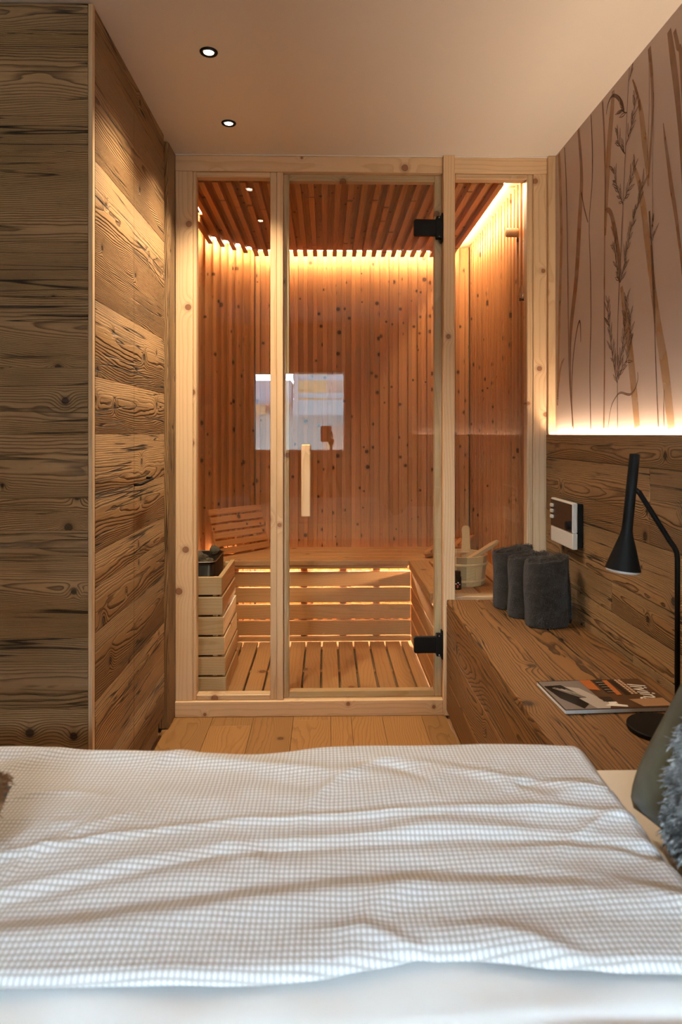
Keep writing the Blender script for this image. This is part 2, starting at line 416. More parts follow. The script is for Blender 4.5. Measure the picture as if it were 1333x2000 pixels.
wl = struct('wall_left', (BX0, 0, 0), 'plain wall at the far side of the bedroom', 'wall')
slab('wall_slab', wl, WALLW, BX0-.1, BX0, BY0-.1, 2.9, 0, CZ)
# window wall behind the photographer: one small window, one balcony door
wb = struct('wall_back', (0, BY0, 0), 'window wall of the bedroom opposite the sauna', 'wall')
WX0, WX1, WZ0, WZ1 = -.772, .198, 1.004, 1.838
DX0, DX1, DZ1 = -2.7, -1.9, 2.15
for x0, x1, z0, z1 in ((BX0, WX0, 0, CZ), (WX0, WX1, 0, WZ0), (WX0, WX1, WZ1, CZ), (WX1, 1.09, 0, CZ)):
    slab('wall_section', wb, WALLW, x0, x1, BY0-.2, BY0, z0, z1, grain='x')
def window(name, x0, x1, z0, z1, label, cat):
    w = struct(name, ((x0+x1)/2, BY0-.1, z0), label, cat)
    f = .028
    board('frame_bar', w, PINE, x0, x0+f, BY0-.13, BY0-.08, z0, z1, 'z')
    board('frame_bar', w, PINE, x1-f, x1, BY0-.13, BY0-.08, z0, z1, 'z')
    board('frame_bar', w, PINE, x0+f, x1-f, BY0-.13, BY0-.08, z0, z0+f, 'x')
    board('frame_bar', w, PINE, x0+f, x1-f, BY0-.13, BY0-.08, z1-f, z1, 'x')
    slab('pane', w, GLASS, x0+f, x1-f, BY0-.108, BY0-.102, z0+f, z1-f)
    return w
w1 = window('window_1', WX0-.02, WX1+.02, WZ0-.02, WZ1+.02, 'small wood framed window facing the neighbouring house', 'window')

# ------------------------------------------------------------------ grass mural printed on the paper
def ink(name, c, alpha):
    t = NT(name); n = t.noise(t.obj(), 14, 2)
    t.col(c); t.rough(.85); t.b.inputs['Specular IOR Level'].default_value = .1
    t.put(t.b.inputs['Alpha'], t.mul(t.add(.55, t.mul(n, .6)), alpha))
    return t.m
INK = [ink('ochre_wash', (.50, .285, .12), .6), ink('brown_wash', (.33, .155, .065), .7), ink('umber_line', (.15, .08, .048), .9)]
WASHW = ink('pale_highlight', (.68, .58, .50), .6)
def ribbons(strokes):
    """flat brush strokes in (y, z) millimetres with width"""
    bm = bmesh.new()
    for j, (k, pts) in enumerate(strokes):
        P = [Vector((y/1000, z/1000)) for y, z, w in pts]; Wd = [w/2000*(1.35 if k < 2 else 1.0) for _, _, w in pts]
        Q, V = [], []
        for i in range(len(P)-1):
            p0, p1, p2, p3 = P[max(i-1, 0)], P[i], P[i+1], P[min(i+2, len(P)-1)]
            for s in range(4):
                u = s/4
                Q.append(.5*((2*p1)+(p2-p0)*u+(2*p0-5*p1+4*p2-p3)*u*u+(3*p1-p0-3*p2+p3)*u**3)); V.append(Wd[i]+(Wd[i+1]-Wd[i])*u)
        Q.append(P[-1]); V.append(Wd[-1]); prev = None
        x = XW-.0004-.00003*(j % 17)-.0003*k
        for i, q in enumerate(Q):
            d = Q[min(i+1, len(Q)-1)]-Q[max(i-1, 0)]
            if d.length < 1e-9: d = Vector((0, 1))
            d.normalize(); n = Vector((-d.y, d.x))*V[i]
            a = bm.verts.new((x, q.x+n.x, min(q.y+n.y, CZ-.002))); b = bm.verts.new((x, q.x-n.x, min(q.y-n.y, CZ-.002)))
            if prev: bm.faces.new((prev[0], a, b, prev[1])).material_index = k
            prev = (a, b)
    return bm
rnd = random.Random(3)
spike = []
for k, pts in MURAL[24:]:
    if k != 2: continue
    for i in range(len(pts)-1):
        (y0, z0, _), (y1, z1, _) = pts[i], pts[i+1]
        L = math.hypot(y1-y0, z1-z0); n = max(1, int(L/11))
        for s in range(n):
            u = (s+rnd.random())/n; y, z = y0+(y1-y0)*u, z0+(z1-z0)*u
            side = rnd.choice((-1, 1)); a = math.atan2(z1-z0, y1-y0)+side*rnd.uniform(.25, .75)
            ln = rnd.uniform(26, 55); w = rnd.uniform(5, 9)
            ex, ez = math.cos(a), math.sin(a)
            if z1 < z0: ez = abs(ez)
            c = 3 if rnd.random() < .3 else 2
            m1 = (y+ex*ln*.5-ez*w*.5*side, z+ez*ln*.5+ex*w*.5*side); m2 = (y+ex*ln*.5+ez*w*.5*side, z+ez*ln*.5-ex*w*.5*side)
            spike.append((2, [(y, z, 2.2), (*m1, 3.4), (y+ex*ln, z+ez*ln, 1.4)]))
            spike.append((2, [(y, z, 2.2), (*m2, 3.0), (y+ex*ln, z+ez*ln, 1.4)]))
            if c == 3: spike.append((3, [(y+ex*4, z+ez*4, 2), (y+ex*ln*.5, z+ez*ln*.5, w*.6), (y+ex*ln*.9, z+ez*ln*.9, 1.5)]))
put('mural_print', mesh_from(ribbons(MURAL+MURAL_MORE+spike), 'mural_print', INK+[WASHW]), wr, label='brown and ochre grass blades and seed heads drawn on the wallpaper')

# ------------------------------------------------------------------ sauna shell
PIT = .0586
def battens(parent, a, b, z0, z1, w=.024, d=.017, back=.014, first=.0):
    """vertical battens on backing boards along the line a -> b, room side to the left of the line"""
    a, b = Vector((*a, 0)), Vector((*b, 0)); L = (b-a).length; e = (b-a)/L; n = Vector((-e.y, e.x, 0))
    base = axes(a, e, n, (0, 0, 1))
    k, s = 0, first
    while s < L-.004:
        s1 = min(s+2*PIT, L)
        board('backing_board', parent, SAUNA, s+.0003, s1-.0003, -d-back, -d, z0, z1, 'z', .0004, base=base); s = s1
    s = first
    while s+w <= L+.001:
        board('batten', parent, SAUNA, s, s+w, -d, 0, z0, z1, 'z', .0012, base=base); s += PIT
SZ1 = 2.333
sb = struct('wall_sauna_back', (.2, 4.2, 0), 'rear sauna wall of vertical knotty battens behind the long bench', 'wall')
battens(sb, (.884, 4.2), (-.44, 4.2), .04, SZ1)
sr = struct('wall_sauna_side', (.882, 3.5, 0), 'sauna side wall of narrow vertical battens behind the bucket', 'wall')
battens(sr, (.882, 2.96), (.882, 4.2), .04, SZ1)
sd = struct('wall_sauna_corner', (-.59, 4.03, 0), 'angled sauna wall of vertical battens behind the propped backrest', 'wall')
battens(sd, (-.44, 4.2), (-.735, 3.87), .04, SZ1)
sl = struct('wall_sauna_heater', (-.735, 3.4, 0), 'sauna wall of vertical battens beside the stove', 'wall')
battens(sl, (-.735, 3.87), (-.735, 2.96), .04, SZ1)
so = struct('wall_sauna_outer', (0, 4.3, 0), 'outer shell closing the sauna cabin', 'wall')
slab('shell_board', so, DARKV, -1.05, .9669, 4.26, 4.32, 0, CZ, grain='x')
slab('shell_board', so, DARKV, -1.05, -.79, FY+.05, 4.26, 0, CZ)
slab('shell_board', so, DARKV, -1.05, -.6295, FY, FY+.05, 0, CZ)
cs = struct('ceiling_sauna', (0, 3.5, SZ1), 'sauna ceiling of slats hanging below pale boards', 'ceiling')
for i in range(13):
    x = -.79+i*.135
    board('ceiling_board', cs, PINE, x, x+.134, FY+.09, 4.26, 2.334, 2.348, 'y', .001)
xs = -.680
while xs+PIT < .787:
    xc = xs+PIT/2
    ye = 4.13 if xc > -.44 else 3.87+(xc+.735)*1.119-.10
    ys = 2.925 if xc > -.61 else 3.46
    board('backing_board', cs, SAUNA, xs, xs+PIT, ys, ye-.012, 2.288, 2.298, 'y', .0004)
    board('slat', cs, SAUNA, xc-.0125, xc+.0125, ys, ye, 2.253, 2.288, 'y', .0015)
    xs += PIT
def led(x0, x1, y0, y1, z0, z1, mat, label, base=None, group='light strips above the slatted ceiling'):
    bm = bmesh.new(); bmesh.ops.create_cube(bm, size=1)
    bmesh.ops.scale(bm, vec=(x1-x0, y1-y0, z1-z0), verts=bm.verts); bmesh.ops.translate(bm, vec=((x0+x1)/2, (y0+y1)/2, (z0+z1)/2), verts=bm.verts)
    o = put('light_strip', mesh_from(bm, 'light_strip', mat), None, base or Matrix())
    return tag(o, label, 'light strip', group)
led(-.42, .785, 4.1185, 4.1245, 2.289, 2.297, LED_SAUNA, 'amber light strip along the rear edge of the slatted ceiling')
led(.7860, .7920, 2.95, 4.11, 2.289, 2.297, LED_SAUNA, 'amber light strip along the ceiling edge above the bucket side')
led(-.6280, -.6220, 2.95, 3.44, 2.289, 2.297, LED_SAUNA, 'amber light strip along the ceiling edge above the stove')
dv = Vector((.295, .33, 0)).normalized(); nv = Vector((-dv.y, dv.x, 0))
led(.06, .40, -.003, .003, 2.289, 2.297, LED_SAUNA, 'amber light strip along the angled ceiling corner', axes(Vector((-.735, 3.87, 0))-nv*.060, dv, nv, (0, 0, 1)))

fs = struct('floor_sauna', (0, 3.4, 0), 'slatted duckboard floor inside the sauna', 'floor')
slab('floor_tray', fs, DARKV, -.79, .90, FY+.02, 4.25, .0005, .008)
x = .4045
while x > -.72:
    board('floor_slat', fs, BENCHB, x-.0762, x, 2.965, 3.752, .02, .04, 'y', .002); x -= .0863
board('floor_slat', fs, BENCHB, .4145, .452, 2.965, 3.752, .02, .04, 'y', .002)
for y in (3.0, 3.35, 3.7): board('floor_batten', fs, BENCHB, -.72, .452, y-.015, y+.015, .0082, .0198, 'x', .001)

# ------------------------------------------------------------------ sauna front: pine frame, fixed panes
SEAL = plain('white_sealant', (.85, .80, .74), .6)
fr = struct('wall_sauna_front', (0, FY, 0), 'pale pine framed glass front of the sauna', 'glass partition')
Y0, Y1 = FY-.005, FY+.085
board('stile', fr, PINE, -.629, -.5575, Y0, Y1, .0657, 2.279, 'z', .002)
board('rail', fr, PINE, -.629, .4925, Y0-.003, Y1, 2.2795, 2.3450, 'x', .002, label='head rail with a dark resinous knot')
board('sealant_line', fr, SEAL, -.629, .4925, Y0-.006, Y1, 2.3452, 2.3498, 'x', .001)
board('sealant_line', fr, SEAL, .5412, .9345, Y0-.006, Y1, 2.3452, 2.3498, 'x', .001)
board('rail', fr, PINE, .5412, .9345, Y0-.003, Y1, 2.2795, 2.3450, 'x', .002)
board('rail', fr, PINE, -.629, .4925, Y0-.010, Y1, .0004, .0655, 'x', .002)
board('mullion', fr, PINE, -.2052, -.1795, Y0, Y1, .0657, 2.279, 'z', .002)
board('post', fr, PINE, .493, .5407, Y0-.016, Y1, .0004, 2.3495, 'z', .002)
board('stile', fr, PINE, .8767, .9345, Y0, Y1, .489, 2.279, 'z', .002)
board('trim_board', fr, PINE, .9348, .9664, Y0-.018, Y1, 1.1785, 2.349, 'z', .002)
def bead_frame(x0, x1, z0, z1, ls, rs, ts, bs, y0=FY-.001, y1=FY+.045):
    board('bead', fr, PINE, x0, x0+ls, y0, y1, z0, z1, 'z', .003)
    board('bead', fr, PINE, x1-rs, x1, y0, y1, z0, z1, 'z', .003)
    board('bead', fr, PINE, x0+ls, x1-rs, y0, y1, z1-ts, z1, 'x', .003)
    board('bead', fr, PINE, x0+ls, x1-rs, y0, y1, z0, z0+bs, 'x', .003)
bead_frame(-.5573, -.2054, .0659, 2.2788, .015, .0278, .022, .0225)
bead_frame(.541, .8765, .489, 2.2788, .0045, .026, .022, .004)
slab('glass_pane', fr, GLASS, -.548, -.225, FY+.046, FY+.054, .07, 2.27)
slab('glass_pane', fr, GLASS, .543, .862, FY+.046, FY+.054, .4895, 2.27)
board('sill', fr, PINE, .541, .9345, FY+.0, Y1, .44, .4885, 'x', .001)
# rebate behind the door
board('door_stop', fr, PINE, -.1793, -.156, FY+.022, FY+.06, .0657, 2.279, 'z', .002)
board('door_stop', fr, PINE, .462, .4925, FY+.022, FY+.06, .0657, 2.279, 'z', .002)
board('door_stop', fr, PINE, -.1555, .4615, FY+.022, FY+.06, 2.252, 2.279, 'x', .002)
board('door_stop', fr, PINE, -.1555, .4615, FY+.022, FY+.06, .0657, .092, 'x', .002)

# ------------------------------------------------------------------ sauna door
dr = struct('door_1', (.16, FY, .07), 'frameless glass sauna door with a pale wooden bar handle', 'door')
slab('glass_pane', dr, GLASS, -.1688, .486, FY+.008, FY+.016, .073, 2.268)
hb = board('handle', dr, PINE, -.102, -.0636, FY-.044, FY-.020, .8364, 1.1376, 'z', .004)
for z in (.90, 1.075):
    bm = lathe([(.007, 0), (.007, .030)], 16)
    put('standoff', mesh_from(bm, 'standoff', STEEL, True), hb, axes((-.083, FY-.0215, z), (1, 0, 0), (0, 0, -1), (0, 1, 0)))
for zc in (2.049, .2935):
    M = axes((.4185, FY+.0075, zc), (1, 0, 0), (0, 0, 1), (0, -1, 0))
    bm = prism(rounded_rect(.096, .068, .008, 5, (0, 1, 1, 0)), 0, .020)
    bmesh.ops.bevel(bm, geom=[e for e in bm.edges if all(v.co.z > .019 for v in e.verts)], offset=.003, segments=2, affect='EDGES')
    h = put('hinge', autosmooth(mesh_from(bm, 'hinge', BLACK)), dr, M)
    bm = prism(rounded_rect(.022, .092, .003, 3), -.004, .024)
    put('hinge_knuckle', autosmooth(mesh_from(bm, 'hinge_knuckle', BLACK)), h, M @ T((.057, 0, 0)))
    bm = prism(rounded_rect(.006, .122, .003, 3), -.006, .021)
    put('hinge_flange', autosmooth(mesh_from(bm, 'hinge_flange', BLACK)), h, M @ T((.0705, 0, 0)))
    bm = lathe([(.0028, 0), (.0028, .002), (.0018, .0026)], 12)
    me = mesh_from(bm, 'screw', STEEL, True)
    for dz in (-.04, .04): put('screw', me, h, M @ T((.057, dz, .024)))

# ------------------------------------------------------------------ light strip on the wainscot
led(XL+.017, XL+.031, BY0+.02, 2.845, 1.1505, 1.156, LED_LEDGE, 'warm white light strip hidden in the slot above the wainscot', group='light strip above the wainscot')
# ================================================================== wardrobe
wd = thing('wardrobe', (-1.2, 2.25, 0), 'floor to ceiling wardrobe clad in weathered reclaimed planks', 'wardrobe')
slab('carcass', wd, DARKV, BX0+.002, -.655, 1.90, 2.68, .002, CZ-.002)
slab('carcass', wd, DARKV, BX0+.002, -.70, 2.68, FY+.05, .002, CZ-.002)
fz = [2.348, 2.264, 1.946, 1.5525, 1.3607, 1.18, 1.0063, .9187, .8492, .6269, .4351, .22, .004]
ft = [-.25, .05, .15, .05, .0, .05, .25, -.5, .15, -.55, .65, -.5]
fp = put('end_panel', None, wd, T((-1.2, 1.875, 0)), label='end panel of wide greyed planks')
for (a, b), tn in zip(zip(fz, fz[1:]), ft):
    board('plank', fp, OLD, -2.0, -.6455, 1.866, 1.8995, b+.0008, a-.0002, 'x', .001, tone=tn)
board('edge_strip', wd, PINE, -.645, -.633, 1.866, 1.884, .004, 2.348, 'z', .001, tone=0.0, label='lighter veneer edge strip at the corner')
board('filler_board', wd, OLD, -.654, -.634, 1.8845, 2.682, 2.2455, 2.348, 'y', .001, tone=-.1)
szs = [2.2425, 1.93, 1.548, 1.338, 1.18, 1.015, .8555, .763, .633, .444, .25, .085]
stn = [.1, .15, -.1, .1, .1, .15, .1, -.35, -.5, .6, -.4]
sds = [2.31, 5.12, 7.7, 3.4, 8.15, 1.23, 6.31, 4.44, 2.87, 5.83, 7.21]
for k, (a, b) in enumerate(((1.885, 2.2605), (2.2635, 2.682))):
    dd = put('door', None, wd, T((-.644, (a+b)/2, .09)))
    for i, (z1, z0) in enumerate(zip(szs, szs[1:])):
        board('plank', dd, OLD, -.654, -.632, a, b, z0+.0006, z1-.0003, 'y', .0008, seed=sds[i], tone=stn[i], xo=(a+b)/2)
    if k == 0:
        bm = tube([(-.634, 2.235, 1.012), (-.612, 2.236, 1.014), (-.607, 2.250, 1.016), (-.607, 2.375, 1.024), (-.612, 2.388, 1.026), (-.634, 2.389, 1.026)], .0045, 10)
    if k == 1:
        put('handle', mesh_from(bm, 'handle', BLACK, True), dd, T((.0, .03, 0)), label='slim black bar handle')
board('plinth', wd, DARKV, -.70, -.668, 1.9, 2.68, .002, .08, 'y', .001)
jp = thing('door_post', (-.66, 2.8, 0), 'dark weathered timber post between the wardrobe and the sauna frame', 'post')
board('jamb_board', jp, OLD, -.699, -.6315, 2.742, 2.7555, .003, 2.349, 'z', .0012, tone=-.15)
board('jamb_board', jp, OLD, -.646, -.630, 2.756, 2.8625, .003, 2.349, 'z', .0012, tone=-.05)

# ================================================================== bench outside the sauna
be = thing('wooden_bench', (.72, 2.0, 0), 'long built-in bench of brushed brown planks along the wainscot', 'bench')
BT = .488
for x0, x1, s in ((.505, .634, 2.7), (.6345, .785, 6.2), (.7855, .9295, 4.9)):
    board('seat_plank', be, BENCHW, x0, x1, 1.235, 2.847, BT-.026, BT, 'y', .0042, seed=s, tone=.1)
for z1, z0 in ((.4615, .30), (.2995, .155), (.1545, .025)):
    board('front_plank', be, BENCHW, .505, .523, 1.235, 2.847, z0, z1, 'y', .0012, tone=-.05)
slab('bench_core', be, DARKV, .535, .9295, 1.25, 2.84, .002, .46)

# ================================================================== sauna benches
def lattice_glow(): pass
bb = thing('sauna_bench', (.1, 3.95, 0), 'long sauna bench against the rear wall with slatted lit front', 'bench', 'sauna benches')
ys = 3.728
for i, w in enumerate((.113, .113, .113, .1155)):
    xa = -.72+max(0, (ys+w-3.86))*.9
    board('seat_board', bb, BENCHB, xa, .8815 if i > 0 else .8815, ys, ys+w-.004, .462, .49, 'x', .003); ys += w
board('fascia', bb, BENCHB, -.72, .452, 3.735, 3.757, .4435, .4617, 'x', .002)
for z0, z1 in ((.343, .4235), (.255, .335), (.164, .2425), (.0745, .1535), (.041, .066)):
    board('front_slat', bb, BENCHB, -.72, .4685, 3.757, 3.777, z0, z1, 'x', .002)
for x in (-.50, -.12, .095, .28): board('stud', bb, BENCHB, x-.019, x+.019, 3.7775, 3.80, .041, .4615, 'z', .001)
rb = thing('sauna_bench', (.67, 3.3, 0), 'sauna bench carrying the bucket, along the narrow battens', 'bench', 'sauna benches')
for x0, x1 in ((.4535, .5555), (.5645, .6665), (.6755, .7775), (.7865, .8815)):
    board('seat_board', rb, BENCHB, x0, x1, 2.9575, 3.7265, .462, .49, 'y', .003)
board('fascia', rb, BENCHB, .4535, .4665, 2.9575, 3.7265, .4435, .4617, 'y', .002)
for z0, z1 in ((.343, .4235), (.255, .335), (.164, .2425), (.0745, .1535), (.041, .066)):
    board('front_slat', rb, BENCHB, .469, .489, 2.9575, 3.756, z0, z1, 'y', .002)
for y in (3.0, 3.40, 3.68): board('stud', rb, BENCHB, .4895, .512, y-.019, y+.019, .041, .4615, 'z', .001)
led(-.66, .80, 3.93, 3.94, .452, .4615, LED_BENCH, 'amber light strip under the rear sauna bench', group='light strips under the sauna benches')
led(.60, .61, 3.0, 3.85, .452, .4615, LED_BENCH, 'amber light strip under the bench that carries the bucket', group='light strips under the sauna benches')

def backrest(name, label, base, w, h, n, gap, th=.016):
    t = tag(put(name, None, None, base), label, 'backrest', 'slatted sauna backrests')
    sh = (h-(n-1)*gap)/n
    for i in range(n):
        z = i*(sh+gap)
        board('slat', t, SAUNA, -w/2, w/2, -th, 0, z, z+sh, 'x', .002, base=base, tone=.3)
    for x in (-w*.36, w*.36): board('rail', t, SAUNA, x-.014, x+.014, .0003, .026, .004, h-.004, 'z', .002, base=base, tone=.0)
    return t
dn = Vector((.33, -.295, 0)).normalized()       # room-side normal of the angled wall
p0 = Vector((-.735, 3.87, 0)).lerp(Vector((-.44, 4.2, 0)), .56)+dn*.115
base = axes((p0.x, p0.y, .4985), dv, -dn, (0, 0, 1)) @ Matrix.Rotation(R(-17), 4, 'X')
backrest('leaning_rest', 'six-slat wooden backrest propped in the angled corner behind the stove', base, .40, .262, 6, .011)
base = axes((.765, 3.80, .4935), (0, 1, 0), (-1, 0, 0), (0, 0, 1))
base = axes((.60, 3.93, .4935), Vector((.35, .9, 0)), Vector((.9, -.35, 0)), (0, 0, 1))
base = base @ Matrix.Rotation(R(-62), 4, 'X')
# low wedge headrest on the bench corner
hr = thing('sauna_headrest', (.73, 3.9, .49), 'low slatted wooden headrest lying on the bench in the rear corner', 'headrest')
u = Vector((.94, -.34, 0)).normalized(); vv = Vector((.34, .94, 0)).normalized()
slope = R(16)
hb_ = axes((.60, 3.92, .4905), u, vv, (0, 0, 1)) @ Matrix.Rotation(-slope, 4, 'Y')
for i in range(5):
    board('slat', hr, SAUNA, i*.052, i*.052+.043, -.15, .15, .018, .034, 'y', .002, base=hb_, tone=.3)
for y in (-.12, .12):
    board('rail', hr, SAUNA, 0, .251, y-.012, y+.012, .001, .0178, 'x', .001, base=hb_, tone=0)
    board('foot', hr, SAUNA, .215, .24, y-.012, y+.012, .0, .070, 'z', .001, base=axes((.60, 3.92, .4905), u, vv, (0, 0, 1)), tone=-.2)

# ================================================================== stove and guard
hg = thing('stove_guard', (-.59, 3.2, .04), 'stacked pale board guard around the sauna stove', 'stove guard')
z = .041
for i in range(6):
    z1 = z+.077; tp = .0036*(5-i)
    xr = -.4545+.0
    board('guard_board', hg, PINE if i != 3 else PINE, -.733, xr+tp, 2.990, 3.010, z, z1, 'x', .002, tone=.0 if i != 3 else .3)
    board('guard_board', hg, PINE, xr-.020+tp, xr+tp, 3.0105, 3.412, z, z1, 'y', .002)
    z = z1+.0105
for x, y in ((-.70, 3.0105), (-.497, 3.0105), (-.497, 3.37)): board('guard_post', hg, PINE, x, x+.018, y+.0002, y+.03, .041, .55, 'z', .001)
st = thing('sauna_stove', (-.60, 3.2, .12), 'black enamelled sauna stove filled with dark stones', 'stove')
poly = rounded_rect(.222, .30, .03, 5)
bm = bmesh.new(); prism(poly, 0, .485, bm)
bmesh.ops.delete(bm, geom=[f for f in bm.faces if f.normal.z > .5 or all(v.co.z > .48 for v in f.verts)], context='FACES_ONLY')
me = mesh_from(bm, 'stove_body', BLACKG); sbody = put('body', autosmooth(me), st, T((-.608, 3.20, .125)))
sbody.modifiers.new('thickness', 'SOLIDIFY').thickness = .006
bm = prism(rounded_rect(.20, .278, .02, 4), 0, .01); put('stone_tray', mesh_from(bm, 'stone_tray', BLACK), st, T((-.608, 3.20, .545)))
bm = prism([(-.0, 0), (.2, 0), (.2, .012), (0, .012)], 0, .004)
rimm = tube([(x, y, 0) for x, y in rounded_rect(.226, .304, .031, 6)]+[(rounded_rect(.226, .304, .031, 6)[0][0], rounded_rect(.226, .304, .031, 6)[0][1], 0)], .0022, 8)
put('rim', mesh_from(rimm, 'rim', STEEL, True), st, T((-.608, 3.20, .61)), label='bright steel rim')
bm = prism([(-.715+.608, .0), (-.715+.608, .10), (-.62+.608, .0)], -.012, .012)
put('deflector', mesh_from(bm, 'deflector', BLACK), st, axes((-.608, 3.34, .60), (1, 0, 0), (0, 0, 1), (0, -1, 0)))
put('leg', mesh_from(prism(rounded_rect(.18, .24, .02, 3), 0, .083), 'leg', BLACK), st, T((-.608, 3.2, .0415)))
STONE = plain('sauna_stone', (.085, .075, .058), .85, nscale=45, namp=.55, bump=.6, bdist=.004)
sg = random.Random(5)
spots = [(-.675, 3.10), (-.62, 3.085), (-.56, 3.10), (-.53, 3.15), (-.665, 3.165), (-.60, 3.155), (-.55, 3.20), (-.64, 3.23), (-.585, 3.255), (-.53, 3.275), (-.615, 3.20), (-.575, 3.13)]
for i, (x, y) in enumerate(spots):
    bm = bmesh.new(); bmesh.ops.create_icosphere(bm, subdivisions=2, radius=1)
    o = Vector((sg.random()*9, sg.random()*9, i*3.1))
    for v in bm.verts:
        v.co *= 1+.55*mnoise.noise(v.co*1.1+o)
        v.co = Vector((v.co.x*.027, v.co.y*.027, v.co.z*.024))
    me = mesh_from(bm, 'stone', STONE, False)
    zz = .582+(.038 if i >= 9 else 0)+sg.uniform(0, .008)
    tag(put('sauna_stone', me, None, T((x, y, zz)) @ Matrix.Rotation(sg.random()*6, 4, 'Z')), 'rough dark grey stone heaped in the sauna stove', 'stone', 'stones on the sauna stove')

# ================================================================== bucket set
BC = Vector((.632, 3.165, .491))
bk = thing('wooden_bucket', BC, 'pale wooden sauna bucket of staves with two hoops', 'bucket')
NS = 16
for i in range(NS):
    a0, a1 = 2*math.pi*i/NS+.004, 2*math.pi*(i+1)/NS-.004
    tall = i in (2,)
    bm = bmesh.new(); hh = .135 if not tall else .205
    def ring(r, z): return [bm.verts.new((r*math.cos(a0+(a1-a0)*k/3), r*math.sin(a0+(a1-a0)*k/3), z)) for k in range(4)]
    A, B, Cc, D = ring(.104, 0), ring(.119, .135), ring(.094, 0), ring(.108, .135)
    for k in range(3):
        bm.faces.new((A[k], A[k+1], B[k+1], B[k])); bm.faces.new((Cc[k+1], Cc[k], D[k], D[k+1]))
        bm.faces.new((B[k], B[k+1], D[k+1], D[k])); bm.faces.new((A[k+1], A[k], Cc[k], Cc[k+1]))
    bm.faces.new((A[0], B[0], D[0], Cc[0])); bm.faces.new((B[3], A[3], Cc[3], D[3]))
    put('stave', autosmooth(mesh_from(bm, 'stave', BUCKETW), 50), bk, T(BC), seed=nseed(), tone=sg.uniform(-.8, .8), xo=0.0)
for z, r in ((.024, .1075), (.098, .1157)):
    bm = lathe([(r, z-.006), (r+.004, z-.004), (r+.0045, z), (r+.004, z+.004), (r+.001, z+.006)], 40, False, False)
    put('hoop', mesh_from(bm, 'hoop', BUCKETW, True), bk, T(BC), seed=1.0, tone=.6, xo=0.0)
put('bottom', mesh_from(lathe([(.0935, .012), (.0935, .02)], 32), 'bottom', BUCKETW), bk, T(BC), seed=2.0, tone=-.3, xo=0.0)
def paddle(prof, th):
    pts = [(x, z) for x, z in prof]+[(-x, z) for x, z in prof[::-1]]
    bm = bmesh.new(); prism(pts, -th/2, th/2, bm)
    bmesh.ops.bevel(bm, geom=[e for e in bm.edges if abs(abs(e.verts[0].co.z-e.verts[1].co.z)) < 1e-6], offset=th*.25, segments=2, affect='EDGES')
    return bm
hp = paddle([(.024, 0), (.020, .03), (.0155, .06), (.017, .085), (.0195, .105), (.0185, .118), (.012, .127), (.004, .1295)], .012)
put('handle', autosmooth(mesh_from(hp, 'handle', BUCKETW), 50), bk, axes((.672, 3.262, .612), (1, 0, 0), (0, 0, 1), (0, -1, 0)), seed=3.3, tone=.5, xo=0.0, label='upright paddle shaped grip')
# ladle resting across the rim
ld = thing('wooden_ladle', (.70, 3.14, .62), 'wooden ladle resting across the bucket rim', 'ladle')
e1 = Vector((.155, .045, .082)).normalized(); e2 = Vector((0, 0, 1)).cross(e1).normalized()*-1; e3 = e1.cross(e2)
lm = axes((.655, 3.115, .606), e2, e1, e2.cross(e1))
lp = paddle([(.016, 0), (.0155, .05), (.0165, .10), (.018, .135), (.0165, .158), (.010, .170), (.003, .172)], .014)
put('handle', autosmooth(mesh_from(lp, 'ladle_handle', BUCKETW), 50), ld, lm, seed=4.1, tone=-.2, xo=0.0)
bm = lathe([(.0, -.030), (.020, -.030), (.032, -.018), (.036, 0), (.033, 0), (.029, -.016), (.0, -.024)], 24, False, False)
put('bowl', mesh_from(bm, 'ladle_bowl', BUCKETW, True), ld, T((.632, 3.108, .592)), seed=5.1, tone=-.2, xo=0.0)
ctag = tube([(.762, 3.135, .668), (.7655, 3.131, .655), (.765, 3.131, .640), (.7635, 3.132, .632)], .0022, 8)
put('cord_loop', mesh_from(ctag, 'cord_loop', plain('pale_cord', (.75, .62, .5), .8), True), ld)
bm = lathe([(.0, 0), (.022, 0), (.0235, .055), (.0215, .055), (.020, .004), (.0, .004)], 28, False, False)
tag(put('glass_cup', mesh_from(bm, 'glass_cup', CUPG, True), None, T((.600, 3.125, .578))), 'small clear glass cup standing inside the wooden bucket', 'cup')
bo = thing('oil_bottle', (.576, 3.032, .491), 'small black essence bottle in front of the bucket', 'bottle')
bm = lathe([(.0175, 0), (.0185, .003), (.0185, .052), (.0165, .058), (.0145, .060)], 28)
put('bottle_body', autosmooth(mesh_from(bm, 'bottle_body', BLACKG)), bo, T((.585, 3.028, .4905)))
bm = lathe([(.0155, .0602), (.0155, .078), (.014, .080)], 28); put('cap', autosmooth(mesh_from(bm, 'cap', BLACKG)), bo, T((.585, 3.028, .4905)))
def arc_label(r, a0, a1, z0, z1, mat):
    bm = bmesh.new(); n = 6; A = []
    for i in range(n+1):
        a = R(a0+(a1-a0)*i/n); A.append((bm.verts.new((r*math.cos(a), r*math.sin(a), z0)), bm.verts.new((r*math.cos(a), r*math.sin(a), z1))))
    for p, q in zip(A, A[1:]): bm.faces.new((p[0], q[0], q[1], p[1]))
    return mesh_from(bm, 'label_print', mat)
WPRINT = plain('white_print', (.7, .7, .68), .6); RPRINT = plain('red_print', (.5, .05, .03), .6)
for a0, a1, z0, z1, m in ((235, 250, .024, .029, WPRINT), (262, 282, .029, .034, WPRINT), (288, 305, .021, .026, WPRINT), (255, 270, .008, .022, RPRINT), (272, 280, .010, .022, RPRINT)):
    put('label_print', arc_label(.0187, a0, a1, z0, z1, m), bo, T((.585, 3.028, .4905)))

